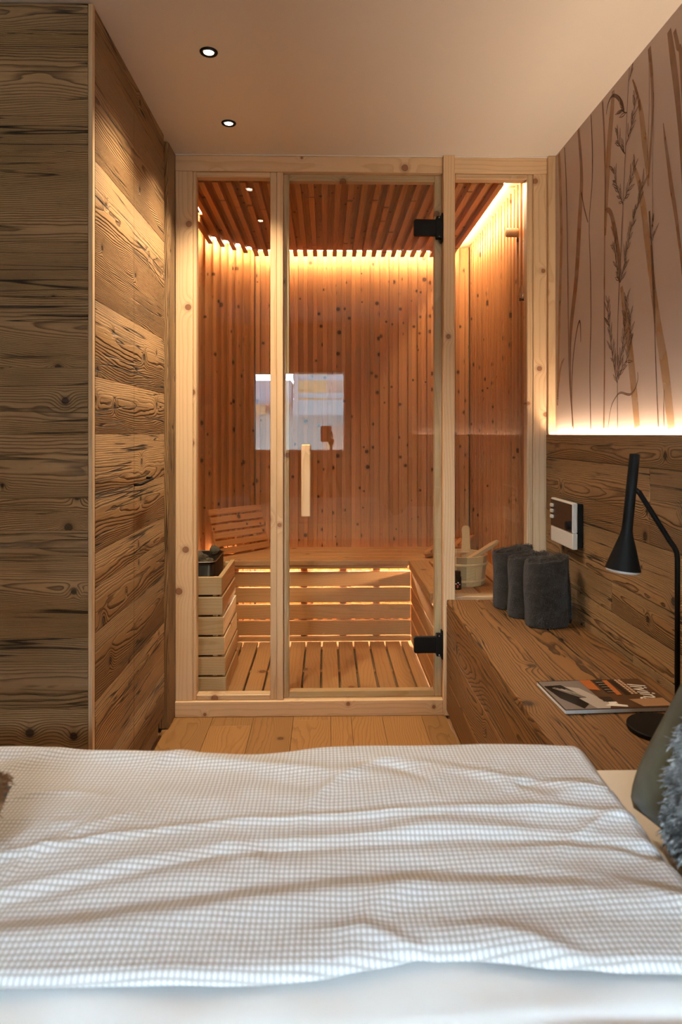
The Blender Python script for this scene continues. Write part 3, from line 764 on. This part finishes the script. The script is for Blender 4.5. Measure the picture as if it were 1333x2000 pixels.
# wall sensor and glass hook on the sauna side wall
sn = thing('sauna_sensor', (.88, 3.17, 2.13), 'round pale wooden sensor cover on the sauna side wall', 'sensor')
M = axes((.8805, 3.115, 2.105), (0, 1, 0), (0, 0, 1), (-1, 0, 0))
bm = lathe([(.019, 0), (.0205, .004), (.0205, .05), (.018, .054), (.004, .056)], 28)
put('housing', autosmooth(mesh_from(bm, 'housing', PINE)), sn, M @ T((0, 0, 0)), seed=2.2, tone=.2, xo=0.0)
for z in (.032, .040):
    for k in range(5):
        put('vent_rib', box_mesh(.0016, .006, .004, 0, PINE), sn, M @ Matrix.Rotation(R(60+k*36), 4, 'Z') @ T((.0206, 0, z)))
DROPG = glass_mat('drop_glass', (.90, .82, .72), .30)
hk = thing('hanging_ornament', (.875, 2.985, 1.82), 'clear glass teardrop hanging on the sauna side wall', 'ornament')
loop = [(.866, 2.99+.008*math.cos(a), 1.862+.022*math.sin(a)) for a in [R(i*30) for i in range(13)]]
put('loop', mesh_from(tube(loop, .0020, 8), 'loop', DROPG, True), hk)
bm = lathe([(.002, .03), (.008, .018), (.014, -.004), (.0165, -.022), (.014, -.036), (.004, -.042)], 20)
for v in bm.verts: v.co += Vector((.0025*mnoise.noise(v.co*90), .0025*mnoise.noise(v.co*90+Vector((5, 0, 0))), 0))
put('drop', mesh_from(bm, 'drop', DROPG), hk, T((.864, 2.99, 1.812)))
put('peg', mesh_from(lathe([(.005, 0), (.005, .024), (.007, .026), (.007, .03)], 14), 'peg', BLACK), hk, axes((.8818, 2.985, 1.772), (0, 1, 0), (0, 0, 1), (-1, 0, 0)))

# ================================================================== towels
TERRY = NT('charcoal_terry')
f = TERRY.noise(TERRY.obj(), 260, 3); f2 = TERRY.noise(TERRY.obj(), 30, 3)
TERRY.col(TERRY.mix(f2, (.016, .0125, .010), (.046, .037, .030))); TERRY.rough(.95); TERRY.bump(TERRY.add(TERRY.mul(f, .6), f2), .95, .008)
TERRY.b.inputs['Sheen Weight'].default_value = .12; TERRY.b.inputs['Sheen Roughness'].default_value = .5
TERRY.b.inputs['Specular IOR Level'].default_value = .1
PILE = plain('terry_loops', (.088, .068, .052), .95, spec=.05, nscale=35, namp=.5)
def towel(x, y, a, b, h, rot, sd, label):
    n, m = 150, 22; turns = 3.15; V = []; F = []
    for j in range(m):
        zz = h*j/(m-1)
        for i in range(n):
            u = i/(n-1); th = 2*math.pi*turns*u; k = 1-.80*u
            aa, bb_ = a*k, b*k
            ce_, se = math.cos(th), math.sin(th)
            px_ = aa*math.copysign(abs(ce_)**.75, ce_); py_ = bb_*math.copysign(abs(se)**.75, se)
            w = 1+.085*mnoise.noise(Vector((ce_*1.5, se*1.5, zz*9+sd)))+.03*math.sin(zz*17+sd)*(.5+.5*ce_)
            z2 = zz
            if j > m-3: z2 += .012*mnoise.noise(Vector((u*9, sd*2.0, 0)))+.010*ce_
            if j == m-1: w *= .985
            if j == 0: w *= .97
            V.append((px_*w+.006*mnoise.noise(Vector((zz*7, sd, u*3))), py_*w, z2))
    for j in range(m-1):
        for i in range(n-1): F.append((j*n+i, j*n+i+1, (j+1)*n+i+1, (j+1)*n+i))
    me = bpy.data.meshes.new('towel'); me.from_pydata(V, [], F); me.materials.append(TERRY.m)
    for p in me.polygons: p.use_smooth = True
    o = put('rolled_towel', me, None, T((x, y, BT+.001)) @ Matrix.Rotation(R(rot), 4, 'Z'))
    md = o.modifiers.new('pile', 'SOLIDIFY'); md.thickness = .0105; md.offset = -1 if False else 0
    sm = o.modifiers.new('soft', 'SUBSURF'); sm.levels = 1; sm.render_levels = 1
    vs = me.vertices; co_ = np.array([v.co[:] for v in vs]); no_ = np.array([v.normal[:] for v in vs]); ui = np.tile(np.arange(n)/(n-1), m)
    rad = co_.copy(); rad[:, 2] = 0; fl_ = np.where((no_*rad).sum(1) < 0, -1.0, 1.0)[:, None]; no_ = no_*fl_
    keep = ((ui < .33) | (co_[:, 2] > h*.93)) & (co_[:, 2] > .012)
    no_[co_[:, 2] > h*.95] = no_[co_[:, 2] > h*.95]*.6+np.array((0, 0, .8))
    put('terry_pile', fur_mesh(co_[keep]+no_[keep]*(.0003), no_[keep], PILE, 24000, .0055, .0011, int(sd*10), (0, 0, .25)), o, WM[o.name], kind='stuff')
    return tag(o, label, 'towel', 'rolled towels on the bench')
towel(.800, 2.452, .088, .058, .238, 6, 1.3, 'rolled charcoal towel standing on the bench, farthest from the sauna glass')
towel(.768, 2.575, .080, .055, .232, -4, 4.1, 'rolled charcoal towel standing between two others on the bench')
towel(.748, 2.715, .086, .055, .230, 8, 7.7, 'rolled charcoal towel standing on the bench, closest to the sauna glass')

# ================================================================== sauna control panel
cp = thing('control_panel', (.91, 2.55, .76), 'white sauna control box with dark upper panel on the wainscot', 'control panel')
ya, yb, za, zb = 2.437, 2.672, .7625, .9315
board('back_box', cp, BLACK, .907, .9293, ya+.006, yb-.006, za+.006, zb-.004, 'y', .003)
board('cover', cp, WHITEP, .887, .9067, ya, yb, za+.0605, zb, 'y', .003)
board('cover', cp, WHITEP, .887, .9067, ya, yb, za, za+.0595, 'y', .003)
fpn = board('face_plate', cp, BROWNP, .8855, .887, ya+.003, yb-.004, za+.062, zb-.006, 'y', .0004)
for i in range(3):
    bm = prism(rounded_rect(.030, .013, .004, 4), 0, .006); bmesh.ops.bevel(bm, geom=[e for e in bm.edges if all(v.co.z > .005 for v in e.verts)], offset=.002, segments=2, affect='EDGES')
    put('button', autosmooth(mesh_from(bm, 'button', WHITEP)), cp, axes((.8855, yb-.022, zb-.028-i*.022), (0, -1, 0), (0, 0, 1), (-1, 0, 0)))
put('knob', autosmooth(mesh_from(lathe([(.017, 0), (.016, .010), (.013, .012)], 28), 'knob', BLACK)), cp, axes((.8855, ya+.03, za+.085), (0, 1, 0), (0, 0, 1), (-1, 0, 0)))

# ================================================================== table lamp
lp_ = thing('table_lamp', (.779, 1.575, BT), 'black table lamp with slim conical shade on the bench', 'lamp')
put('base', autosmooth(mesh_from(lathe([(.076, 0), (.078, .002), (.078, .010), (.076, .012), (.01, .0125)], 48), 'lamp_base', BLACK)), lp_, T((.785, 1.575, BT+.0005)))
stem = [(.8335, 1.60, BT+.012), (.8335, 1.60, .60), (.8335, 1.60, .86), (.8335, 1.60, .885), (.8315, 1.60, .900), (.826, 1.60, .912), (.815, 1.60, .927), (.772, 1.60, .995), (.742, 1.60, 1.042), (.728, 1.60, 1.052)]
put('stem', mesh_from(tube(stem, .0062, 14), 'stem', BLACK, True), lp_)
ax = Vector((.7315-.7030, 0, 1.133-.8605)); Lx = ax.length; ax.normalize()
M = axes((.7030, 1.60, .8605), Vector((ax.z, 0, -ax.x)), (0, 1, 0), ax)
bm = lathe([(.0405, 0), (.036, .014), (.0245, .052), (.0155, .080), (.0128, .092), (.0122, .110), (.0118, Lx-.002), (.0108, Lx), (.001, Lx), (.001, Lx-.004), (.0095, Lx-.006), (.0105, .11), (.0135, .082), (.0225, .05), (.0385, .0005)], 36, False, False)
sh = put('lamp_shade', autosmooth(mesh_from(bm, 'lamp_shade', BLACK), 45), lp_, M)
bm = lathe([(.001, -.0085), (.030, -.0080), (.0372, -.005), (.0392, .0004), (.034, .014), (.0218, .052), (.0126, .080), (.004, .082)], 36, False, True)
put('shade_lining', mesh_from(bm, 'shade_lining', WHITEP, True), sh, M, label='white inner lining')

# ================================================================== magazine
mg = thing('magazine', (.72, 1.77, BT), 'glossy magazine with brown and grey cover lying on the bench', 'magazine')
MM = T((.590, 1.669, BT+.0008)) @ Matrix.Rotation(R(3.0), 4, 'Z')
PAGES = plain('page_edges', (.72, .74, .74), .7)
board('pages', mg, PAGES, .001, .287, .001, .197, .0008, .0102, 'x', .0006, base=MM)
COVER = plain('cover_dark', (.035, .018, .011), .22)
board('cover', mg, COVER, 0, .288, 0, .198, .0103, .0110, 'x', .0002, base=MM)
def sheet(polys):
    bm = bmesh.new()
    for i, (k, pts) in enumerate(polys):
        f = bm.faces.new([bm.verts.new((x, y, .0111+.00003*i)) for x, y in pts]); f.material_index = k
    return bm
gl = lambda n, c: plain(n, c, .22)
CV = [gl('cover_grey', (.20, .165, .145)), gl('cover_black', (.012, .009, .008)), gl('cover_orange', (.42, .12, .03)), gl('cover_cream', (.62, .42, .28)),
      gl('cover_tan', (.38, .21, .11)), gl('cover_brown', (.085, .038, .018)), gl('cover_white', (.78, .74, .68)), gl('cover_pale', (.42, .36, .31))]
q = lambda k, x0, x1, y0, y1: (k, [(x0, y0), (x1, y0), (x1, y1), (x0, y1)])
P = [q(0, .003, .118, .004, .194), q(5, .118, .285, .004, .194),
     (7, [(.03, .165), (.095, .14), (.118, .075), (.105, .06), (.05, .10)]),
     (1, [(.006, .16), (.055, .165), (.095, .055), (.052, .006), (.018, .075)]),
     (7, [(.066, .072), (.112, .078), (.132, .03), (.118, .006), (.085, .006)])]
for i in range(6): P.append((7, [(.030+i*.012, .150-i*.013), (.032+i*.012, .150-i*.013), (.060+i*.010, .115-i*.012), (.058+i*.010, .115-i*.012)]))
for i in range(4): P.append((7, [(.024+i*.010, .145-i*.004), (.078+i*.004, .070-i*.002+i*.006), (.0795+i*.004, .071-i*.002+i*.006), (.026+i*.010, .147-i*.004)]))
P += [(2, [(.118, .194), (.150, .194), (.146, .12), (.118, .13)]), q(1, .155, .180, .10, .190), (2, [(.182, .19), (.196, .19), (.188, .085), (.174, .085)]),
      q(1, .198, .212, .085, .19), q(1, .12, .15, .045, .075), q(6, .128, .150, .03, .042), (6, [(.112, .02), (.165, .008), (.168, .018), (.135, .034)]),
      (4, [(.190, .055), (.282, .058), (.282, .008), (.205, .008)])]
for i in range(9):
    for j, xx in enumerate((.216, .226)): P.append(q(3, xx, xx+.007, .090+i*.0115, .0985+i*.0115))
for i in range(5): P.append(q(7, .158, .178, .105+i*.017, .107+i*.017))
put('cover_print', mesh_from(sheet(P), 'cover_print', CV), mg, MM)
fc = bpy.data.curves.new('title', 'FONT'); fc.body = 'living'; fc.size = .062; fc.shear = .35; fc.align_x = 'CENTER'; fc.offset = .0005
to = bpy.data.objects.new('title_tmp', fc); COL.objects.link(to)
bpy.context.view_layer.update()
me = bpy.data.meshes.new_from_object(to.evaluated_get(bpy.context.evaluated_depsgraph_get())); bpy.data.objects.remove(to)
me.materials.clear(); me.materials.append(CV[6])
put('title_print', me, mg, MM @ axes((.238, .100, .0116), (0, -1, 0), (1, 0, 0), (0, 0, 1)), label='white script title along the cover edge')

# ================================================================== recessed spotlights
def downlight(x, y, label, watts=SPOT_W, angle=108, c=(1, .80, .55)):
    t = thing('recessed_spotlight', (x, y, CZ), label, 'spotlight', 'recessed ceiling spotlights')
    bm = lathe([(.018, -.0004), (.0188, -.004), (.0262, -.0045), (.0275, -.002), (.0275, -.0003)], 40, False, False)
    put('trim_ring', mesh_from(bm, 'trim_ring', BLACK, True), t, T((x, y, CZ)))
    bm = lathe([(.0, -.0015), (.0155, -.0015), (.0155, -.0025), (.0, -.0025)], 32, False, False)
    put('lens', mesh_from(bm, 'lens', LENS), t, T((x, y, CZ)))
    bm = lathe([(.0156, -.0012), (.0160, -.0042), (.0182, -.0038)], 40, False, False)
    put('reflector_ring', mesh_from(bm, 'reflector_ring', BLACKG, True), t, T((x, y, CZ)))
    l = bpy.data.lights.new('spotlight_beam', 'SPOT'); l.energy = watts; l.spot_size = R(angle); l.spot_blend = .95; l.shadow_soft_size = .02; l.color = c
    o = bpy.data.objects.new('spotlight_beam', l); COL.objects.link(o); o.parent = t; o.location = (0, 0, -.012)
downlight(-.3655, 2.5744, 'recessed black rimmed spotlight closest to the sauna front')
downlight(-.3586, 2.0967, 'recessed black rimmed spotlight nearer the bed, in front of the wardrobe')
# ================================================================== bed
bd = thing('bed', (-.2, .64, 0), 'dark wooden box bed built against the wainscot', 'bed')
for i in range(3): board('side_plank', bd, BENCHW, -1.45, .9293, 1.20, 1.225, .03+i*.15, .03+i*.15+.149, 'x', .002)
slab('platform', bd, DARKV, -1.45, .9293, .05, 1.1995, .0, .479, grain='x')
SHEET = plain('white_sheet', (.80, .81, .82), .9, spec=.2, nscale=500, namp=.03, bump=.2, bdist=.0006)
mt = thing('mattress', (-.2, .64, .48), 'cream covered mattress with a white sheet topper on the box bed', 'mattress')
board('mattress_core', mt, CREAM, -1.45, .9290, .05, 1.226, .4800, .575, 'x', .008)
board('topper', mt, SHEET, -1.42, .44, .06, 1.10, .5755, .612, 'x', .015)

def cloth(name, mat, x0, x1, fy0, fy1, nx, ny, hfun, drop_far=.0, drop_r=.0, thick=.004):
    """a quilt laid on the bed: grid in x and y, far and head sides rolled down"""
    V, F, UV = [], [], []
    for j in range(ny+1):
        for i in range(nx+1):
            x = x0+(x1-x0)*i/nx; s = j/ny; y = fy0(x)+(fy1(x)-fy0(x))*s
            z = hfun(x, y)
            fe = fy1(x)-y
            if drop_far and fe < .05: z -= drop_far*(1-fe/.05)**2.2
            re = x1-x
            if drop_r and re < .05: z -= drop_r*(1-re/.05)**2.0
            ne = y-fy0(x)
            if ne < .014: z -= .008*(1-ne/.014)**2
            V.append((x, y, z)); UV.append((x, y))
    for j in range(ny):
        for i in range(nx):
            a = j*(nx+1)+i; F.append((a, a+1, a+nx+2, a+nx+1))
    me = bpy.data.meshes.new(name); me.from_pydata(V, [], F); me.materials.append(mat)
    for p in me.polygons: p.use_smooth = True
    o = put(name, me)
    md = o.modifiers.new('quilt', 'SOLIDIFY'); md.thickness = thick; md.offset = -1
    return o
WAF = NT('seersucker_cotton')
X, Y, Z = WAF.sep(WAF.obj())
wob = WAF.noise(WAF.obj(), 9, 2); wx = WAF.add(X, WAF.mul(WAF.sub(wob, .5), .006)); wy = WAF.add(Y, WAF.mul(WAF.sub(wob, .5), .006))
sxx = WAF.math('ABSOLUTE', WAF.math('SINE', WAF.mul(wx, math.pi/.0060))); syy = WAF.math('ABSOLUTE', WAF.math('SINE', WAF.mul(wy, math.pi/.0076)))
puff = WAF.mul(WAF.math('POWER', sxx, .8), WAF.math('POWER', syy, .8))
patch = WAF.noise(WAF.obj(), 5, 2)
WAF.col(WAF.mix(WAF.sstep(WAF.add(puff, WAF.mul(WAF.sub(patch, .5), .25)), .10, .72), (.45, .43, .415), (.75, .75, .76)))
WAF.rough(.9); WAF.b.inputs['Specular IOR Level'].default_value = .15; WAF.bump(puff, .5, .0018)

def ridge(y, c, s, h): d = (y-c)/s; return h*math.exp(-d*d)
wr_ = random.Random(21)
WRINK = [(wr_.uniform(-.7, .45), wr_.uniform(.68, 1.12), wr_.choice((.35, -.3, .15, -.6, .8))+wr_.uniform(-.15, .15), wr_.uniform(.05, .14), wr_.uniform(.008, .018), wr_.uniform(.002, .0048)*wr_.choice((1, 1, -1))) for _ in range(34)]
def hq(x, y):
    n = mnoise.noise
    z = .668+.008*n(Vector((x*3.1+4, y*5.2, 1)))+.003*n(Vector((x*5+y*4, y*11, 7)))+.0013*n(Vector((x*14, y*30, 3)))
    c1 = .905+.02*math.sin(x*2.6+.5)-.10*max(0, x-.30)**1.0*0-.9*max(0, x-.28)**2-.22*max(0, -.12-x)
    c2 = c1-.056+.014*math.sin(x*5+1)
    m1 = .75+.6*n(Vector((x*4.3, 2, 9))); m2_ = .55+.9*n(Vector((x*3.7, 8, 4)))
    z += ridge(y, c1, .0085, .0058)*m1+ridge(y, c2, .011, .0046)*m2_-ridge(y, c2-.022, .012, .003)
    for wx_, wy_, wa, wl, ws, wh in WRINK:
        u_ = (x-wx_)*math.cos(wa)+(y-wy_)*math.sin(wa)
        if abs(u_) < 2*wl:
            v_ = -(x-wx_)*math.sin(wa)+(y-wy_)*math.cos(wa)+.25*u_*u_/wl
            if abs(v_) < 3*ws: z += wh*math.exp(-(v_/ws)**2-(u_/wl)**2)
    c3 = 1.03+.10*(x+.1)-.12*math.sin(x*3)
    z += ridge(y, c3, .016, .0045)*(1 if x < -.05 else math.exp(-((x+.05)/.15)**2))
    c4 = .735+.035*math.sin(x*6+.8)
    z += ridge(y, c4, .022, .006)-ridge(y, c4+.03, .02, .003)
    c5 = 1.0+.06*(x-.25)+.03*math.sin(x*11)
    z += ridge(y, c5, .01, .004)*math.exp(-((x-.32)/.13)**2)
    return z
hem = lambda x: .640+.030*math.exp(-((x-.11)/.11)**2)+.012*(1/(1+math.exp(-(x-.15)*18)))-.006*math.sin(x*4)
far = lambda x: 1.158+.006*math.sin(x*9)+.004*math.sin(x*23+1)
qd = cloth('duvet', WAF.m, -1.40, .452, hem, far, 460, 170, hq, .085, .075)
tag(qd, 'grey and white checked seersucker duvet spread over the bed', 'duvet')
hp2 = lambda x, y: .6535+.006*mnoise.noise(Vector((x*4, y*7, 2)))+.003*mnoise.noise(Vector((x*11, y*20, 5)))-ridge(y, .60+.01*math.sin(x*5), .006, .003)
PLAIN = NT('white_cotton')
fn = PLAIN.noise(PLAIN.obj(), 700, 2)
PLAIN.col((.88, .89, .90)); PLAIN.rough(.9); PLAIN.b.inputs['Specular IOR Level'].default_value = .15; PLAIN.bump(fn, .25, .0008)
pd = cloth('white_quilt', PLAIN.m, -1.40, .452, lambda x: .04, lambda x: .72, 200, 110, hp2, .0, .06)
tag(pd, 'plain white cotton quilt tucked under the checked duvet hem', 'quilt')

# ================================================================== cushions
def cushion(w, h, t, n=28, pinch=.10):
    bm = bmesh.new(); g = {}
    for sgn in (1, -1):
        for i in range(n+1):
            for j in range(n+1):
                u, v = -1+2*i/n, -1+2*j/n
                if sgn < 0 and (i in (0, n) or j in (0, n)): g[(-1, i, j)] = g[(1, i, j)]; continue
                k = (1-u**4)*(1-v**4); th = t/2*max(k, 0)**.42
                s = 1-pinch*(abs(u)**2)*(1-abs(v)**2)*0; sx_ = w/2*u*(1-pinch*(1-v*v)*u*u); sy_ = h/2*v*(1-pinch*(1-u*u)*v*v)
                p = Vector((sx_, sy_, sgn*th)); p.z += .012*t*10*.1*mnoise.noise(Vector((u*2, v*2, sgn*3)))
                g[(sgn, i, j)] = bm.verts.new(p)
    for sgn in (1, -1):
        for i in range(n):
            for j in range(n):
                q4 = [g[(sgn, i, j)], g[(sgn, i+1, j)], g[(sgn, i+1, j+1)], g[(sgn, i, j+1)]]
                bm.faces.new(q4 if sgn > 0 else q4[::-1])
    return bm
def velvet(name, a, b):
    t = NT(name); f = t.noise(t.obj(), 28, 5); t.col(t.mix(f, a, b)); t.rough(.9)
    t.b.inputs['Sheen Weight'].default_value = .15; t.b.inputs['Specular IOR Level'].default_value = .1
    t.bump(t.noise(t.obj(), 600, 2), .3, .001); return t.m
OLIVE = velvet('olive_velvet', (.060, .058, .024), (.125, .118, .056))
def furmat(name, a, b, c):
    t = NT(name); o = t.obj(); f = t.noise(o, 17, 4, .6); f2 = t.noise(o, 90, 2)
    base = t.mix(t.sstep(f, .36, .62), a, b); base = t.mix(t.sstep(f2, .5, .75), base, c)
    t.col(base); t.rough(.8); t.b.inputs['Specular IOR Level'].default_value = .2
    return t.m
FUR = furmat('grey_fur', (.05, .048, .047), (.25, .24, .23), (.62, .60, .58))
FURB = furmat('tan_fur', (.16, .085, .04), (.30, .17, .085), (.42, .27, .15))
# olive cushion leaning on the headboard, grey fur applique on its front
CC = (.572, .80, .805); lean = R(28)
CM = axes(CC, (0, -1, 0), (math.sin(lean), 0, math.cos(lean)), (-math.cos(lean), 0, math.sin(lean)))
cu = thing('fur_cushion', (.60, .85, .58), 'olive velvet cushion with grey fur applique leaning at the bed head', 'cushion')
bm = cushion(.46, .44, .15)
cme = mesh_from(bm, 'cushion_body', OLIVE, True)
put('cushion_body', cme, cu, CM)
co = np.array([v.co[:] for v in cme.vertices]); no = np.array([v.normal[:] for v in cme.vertices])
side = 1
msk = (no[:, 2]*side > .15) & (co[:, 0] > -.085-.05*(co[:, 1] > .02)+.018*np.sin(co[:, 1]*26)) 
fo = put('fur_applique', fur_mesh(co[msk], no[msk], FUR, 26000, .020, .0011, 4, (.1, -.45, 0)), cu, CM, kind='stuff', label='long grey fur with dark and white streaks')
# small tan edged cushion at the foot side
LM = T((-.470, .842, .708)) @ Matrix.Rotation(R(18), 4, 'Z')
lc = thing('teal_cushion', (-.47, .865, .68), 'blue grey cushion with tan fur edging lying on the duvet', 'cushion')
TEAL = velvet('teal_velvet', (.018, .032, .042), (.05, .075, .09))
bm = cushion(.145, .13, .066, 18); c2 = mesh_from(bm, 'cushion_body', TEAL, True); put('cushion_body', c2, lc, LM)
co = np.array([v.co[:] for v in c2.vertices]); no = np.array([v.normal[:] for v in c2.vertices])
wn = np.array((LM.to_3x3() @ Vector((0, 0, 1)))[:])
wco = np.array([(LM @ v.co)[:] for v in c2.vertices])
m2 = (wco[:, 2] > .722) & (wco[:, 1] > .83)
put('fur_edging', fur_mesh(co[m2], no[m2], FURB, 5000, .013, .0011, 9), lc, LM, kind='stuff', label='tan fur edging')

# ================================================================== camera on its tripod (seen mirrored in the glass)
tp = thing('tripod', (.03, -.22, 0), 'black tripod standing behind the bed', 'tripod')
hub = Vector((.045, -.20, .96))
for a in (90, 210, 330):
    p = Vector((.045+.30*math.cos(R(a+180)), -.22+.0+.28*math.sin(R(a+180)) if a != 90 else -.50, .006))
    put('leg', mesh_from(tube([hub, hub.lerp(p, .5), hub.lerp(p, .52), p], [.013, .013, .010, .009], 10), 'leg', BLACK, True), tp)
put('centre_column', mesh_from(tube([(.045, -.20, .90), (.045, -.20, 1.10)], .012, 12), 'centre_column', BLACK, True), tp)
put('ball_head', autosmooth(mesh_from(lathe([(.022, 0), (.026, .02), (.026, .045), (.016, .055)], 24), 'ball_head', BLACK)), tp, T((.045, -.20, 1.09)))
cm = thing('photo_camera', (.0, -.07, 1.12), 'black photo camera mounted on the tripod', 'camera')
board('camera_body', cm, BLACK, -.045, .045, -.105, -.055, 1.115, 1.25, 'z', .008)
put('lens', autosmooth(mesh_from(lathe([(.030, 0), (.034, .012), (.034, .035), (.030, .036), (.027, .020), (.002, .018)], 28, True, False), 'lens', BLACK)), cm, axes((0, -.0548, 1.18), (1, 0, 0), (0, 0, 1), (0, 1, 0)) @ Matrix.Scale(1, 4))
board('mount_plate', cm, BLACK, .0455, .060, -.23, -.06, 1.15, 1.20, 'y', .003)

# ================================================================== neighbouring house across the street
FYH = -9.0
nh = thing('neighbour_house', (0, FYH, -3), 'pale neighbouring house with a timber balcony outside the window', 'building')
RENDER = plain('pale_render', (.58, .59, .56), .9, nscale=3, namp=.05)
FASC = plain('slate_fascia', (.40, .39, .44), .8)
GREYW = plain('grey_weathered_wood', (.60, .60, .62), .8, nscale=6, namp=.25)
ORANGE = plain('orange_timber', (.72, .46, .24), .8, nscale=6, namp=.2)
BROWNW = plain('brown_timber', (.48, .33, .27), .8, nscale=8, namp=.25)
WHITER = plain('white_render', (.74, .76, .78), .9, nscale=4, namp=.05)
TANT = plain('rafter_timber', (.36, .20, .10), .8)
slab('wall', nh, RENDER, -7, -.72, FYH-.3, FYH, -3, 1.78, grain='x')
slab('fascia', nh, FASC, -7, -.73, FYH-.6, FYH+.55, 1.83, 2.30, grain='x')
slab('soffit', nh, BROWNW, -7, -.73, FYH-.3, FYH+.5, 1.78, 1.829, grain='x')
slab('gutter', nh, FASC, -7, -.73, FYH+.551, FYH+.60, 1.90, 1.97, grain='x')
for x in (-6, -4.6, -3.2, -1.38): slab('rafter', nh, TANT, x-.10, x+.10, FYH, FYH+.45, 1.60, 1.7795)
slab('wall', nh, RENDER, -.7195, 6, FYH-.3, FYH, -3, 1.6, grain='x')
slab('upper_wall', nh, ORANGE, -.70, .02, FYH-.3, FYH, 1.61, 4.2, grain='x')
slab('upper_wall', nh, BROWNW, .021, 6, FYH-.3, FYH, 1.61, 4.2, grain='x')
slab('balcony_slab', nh, WHITER, -.66, 6, FYH+.001, FYH+1.2, 1.57, 1.86, grain='x')
for z0, z1 in ((1.90, 2.0), (2.25, 2.36)): slab('balcony_rail', nh, GREYW, -.66, 6, FYH+1.14, FYH+1.2, z0, z1, grain='x')
for x in (-.60, 1.4, 3.4): slab('balcony_post', nh, GREYW, x-.04, x+.04, FYH+1.06, FYH+1.139, 1.861, 2.45, grain='z')
slab('rain_pipe', nh, WHITER, -.60, -.55, FYH+1.201, FYH+1.24, 1.45, 2.6, grain='z')
slab('door', nh, BROWNW, -.05, 1.6, FYH+.001, FYH+.04, -.4, 1.34, grain='z')
slab('door_panel', nh, ORANGE, .02, .12, FYH+.041, FYH+.06, -.3, 1.25, grain='z')
nl = put('wall_lamp', mesh_from(lathe([(.03, -.09), (.04, -.08), (.04, .06), (.01, .10), (.01, .24)], 14), 'wall_lamp', GREYW), nh, T((-1.43, FYH+.08, 1.12)))
gd = struct('ground', (0, -6, -3), 'pale street between the houses', 'ground')
slab('street', gd, plain('street_grey', (.25, .25, .25), .9), -25, 25, -40, -1.75, -3.2, -3.0)
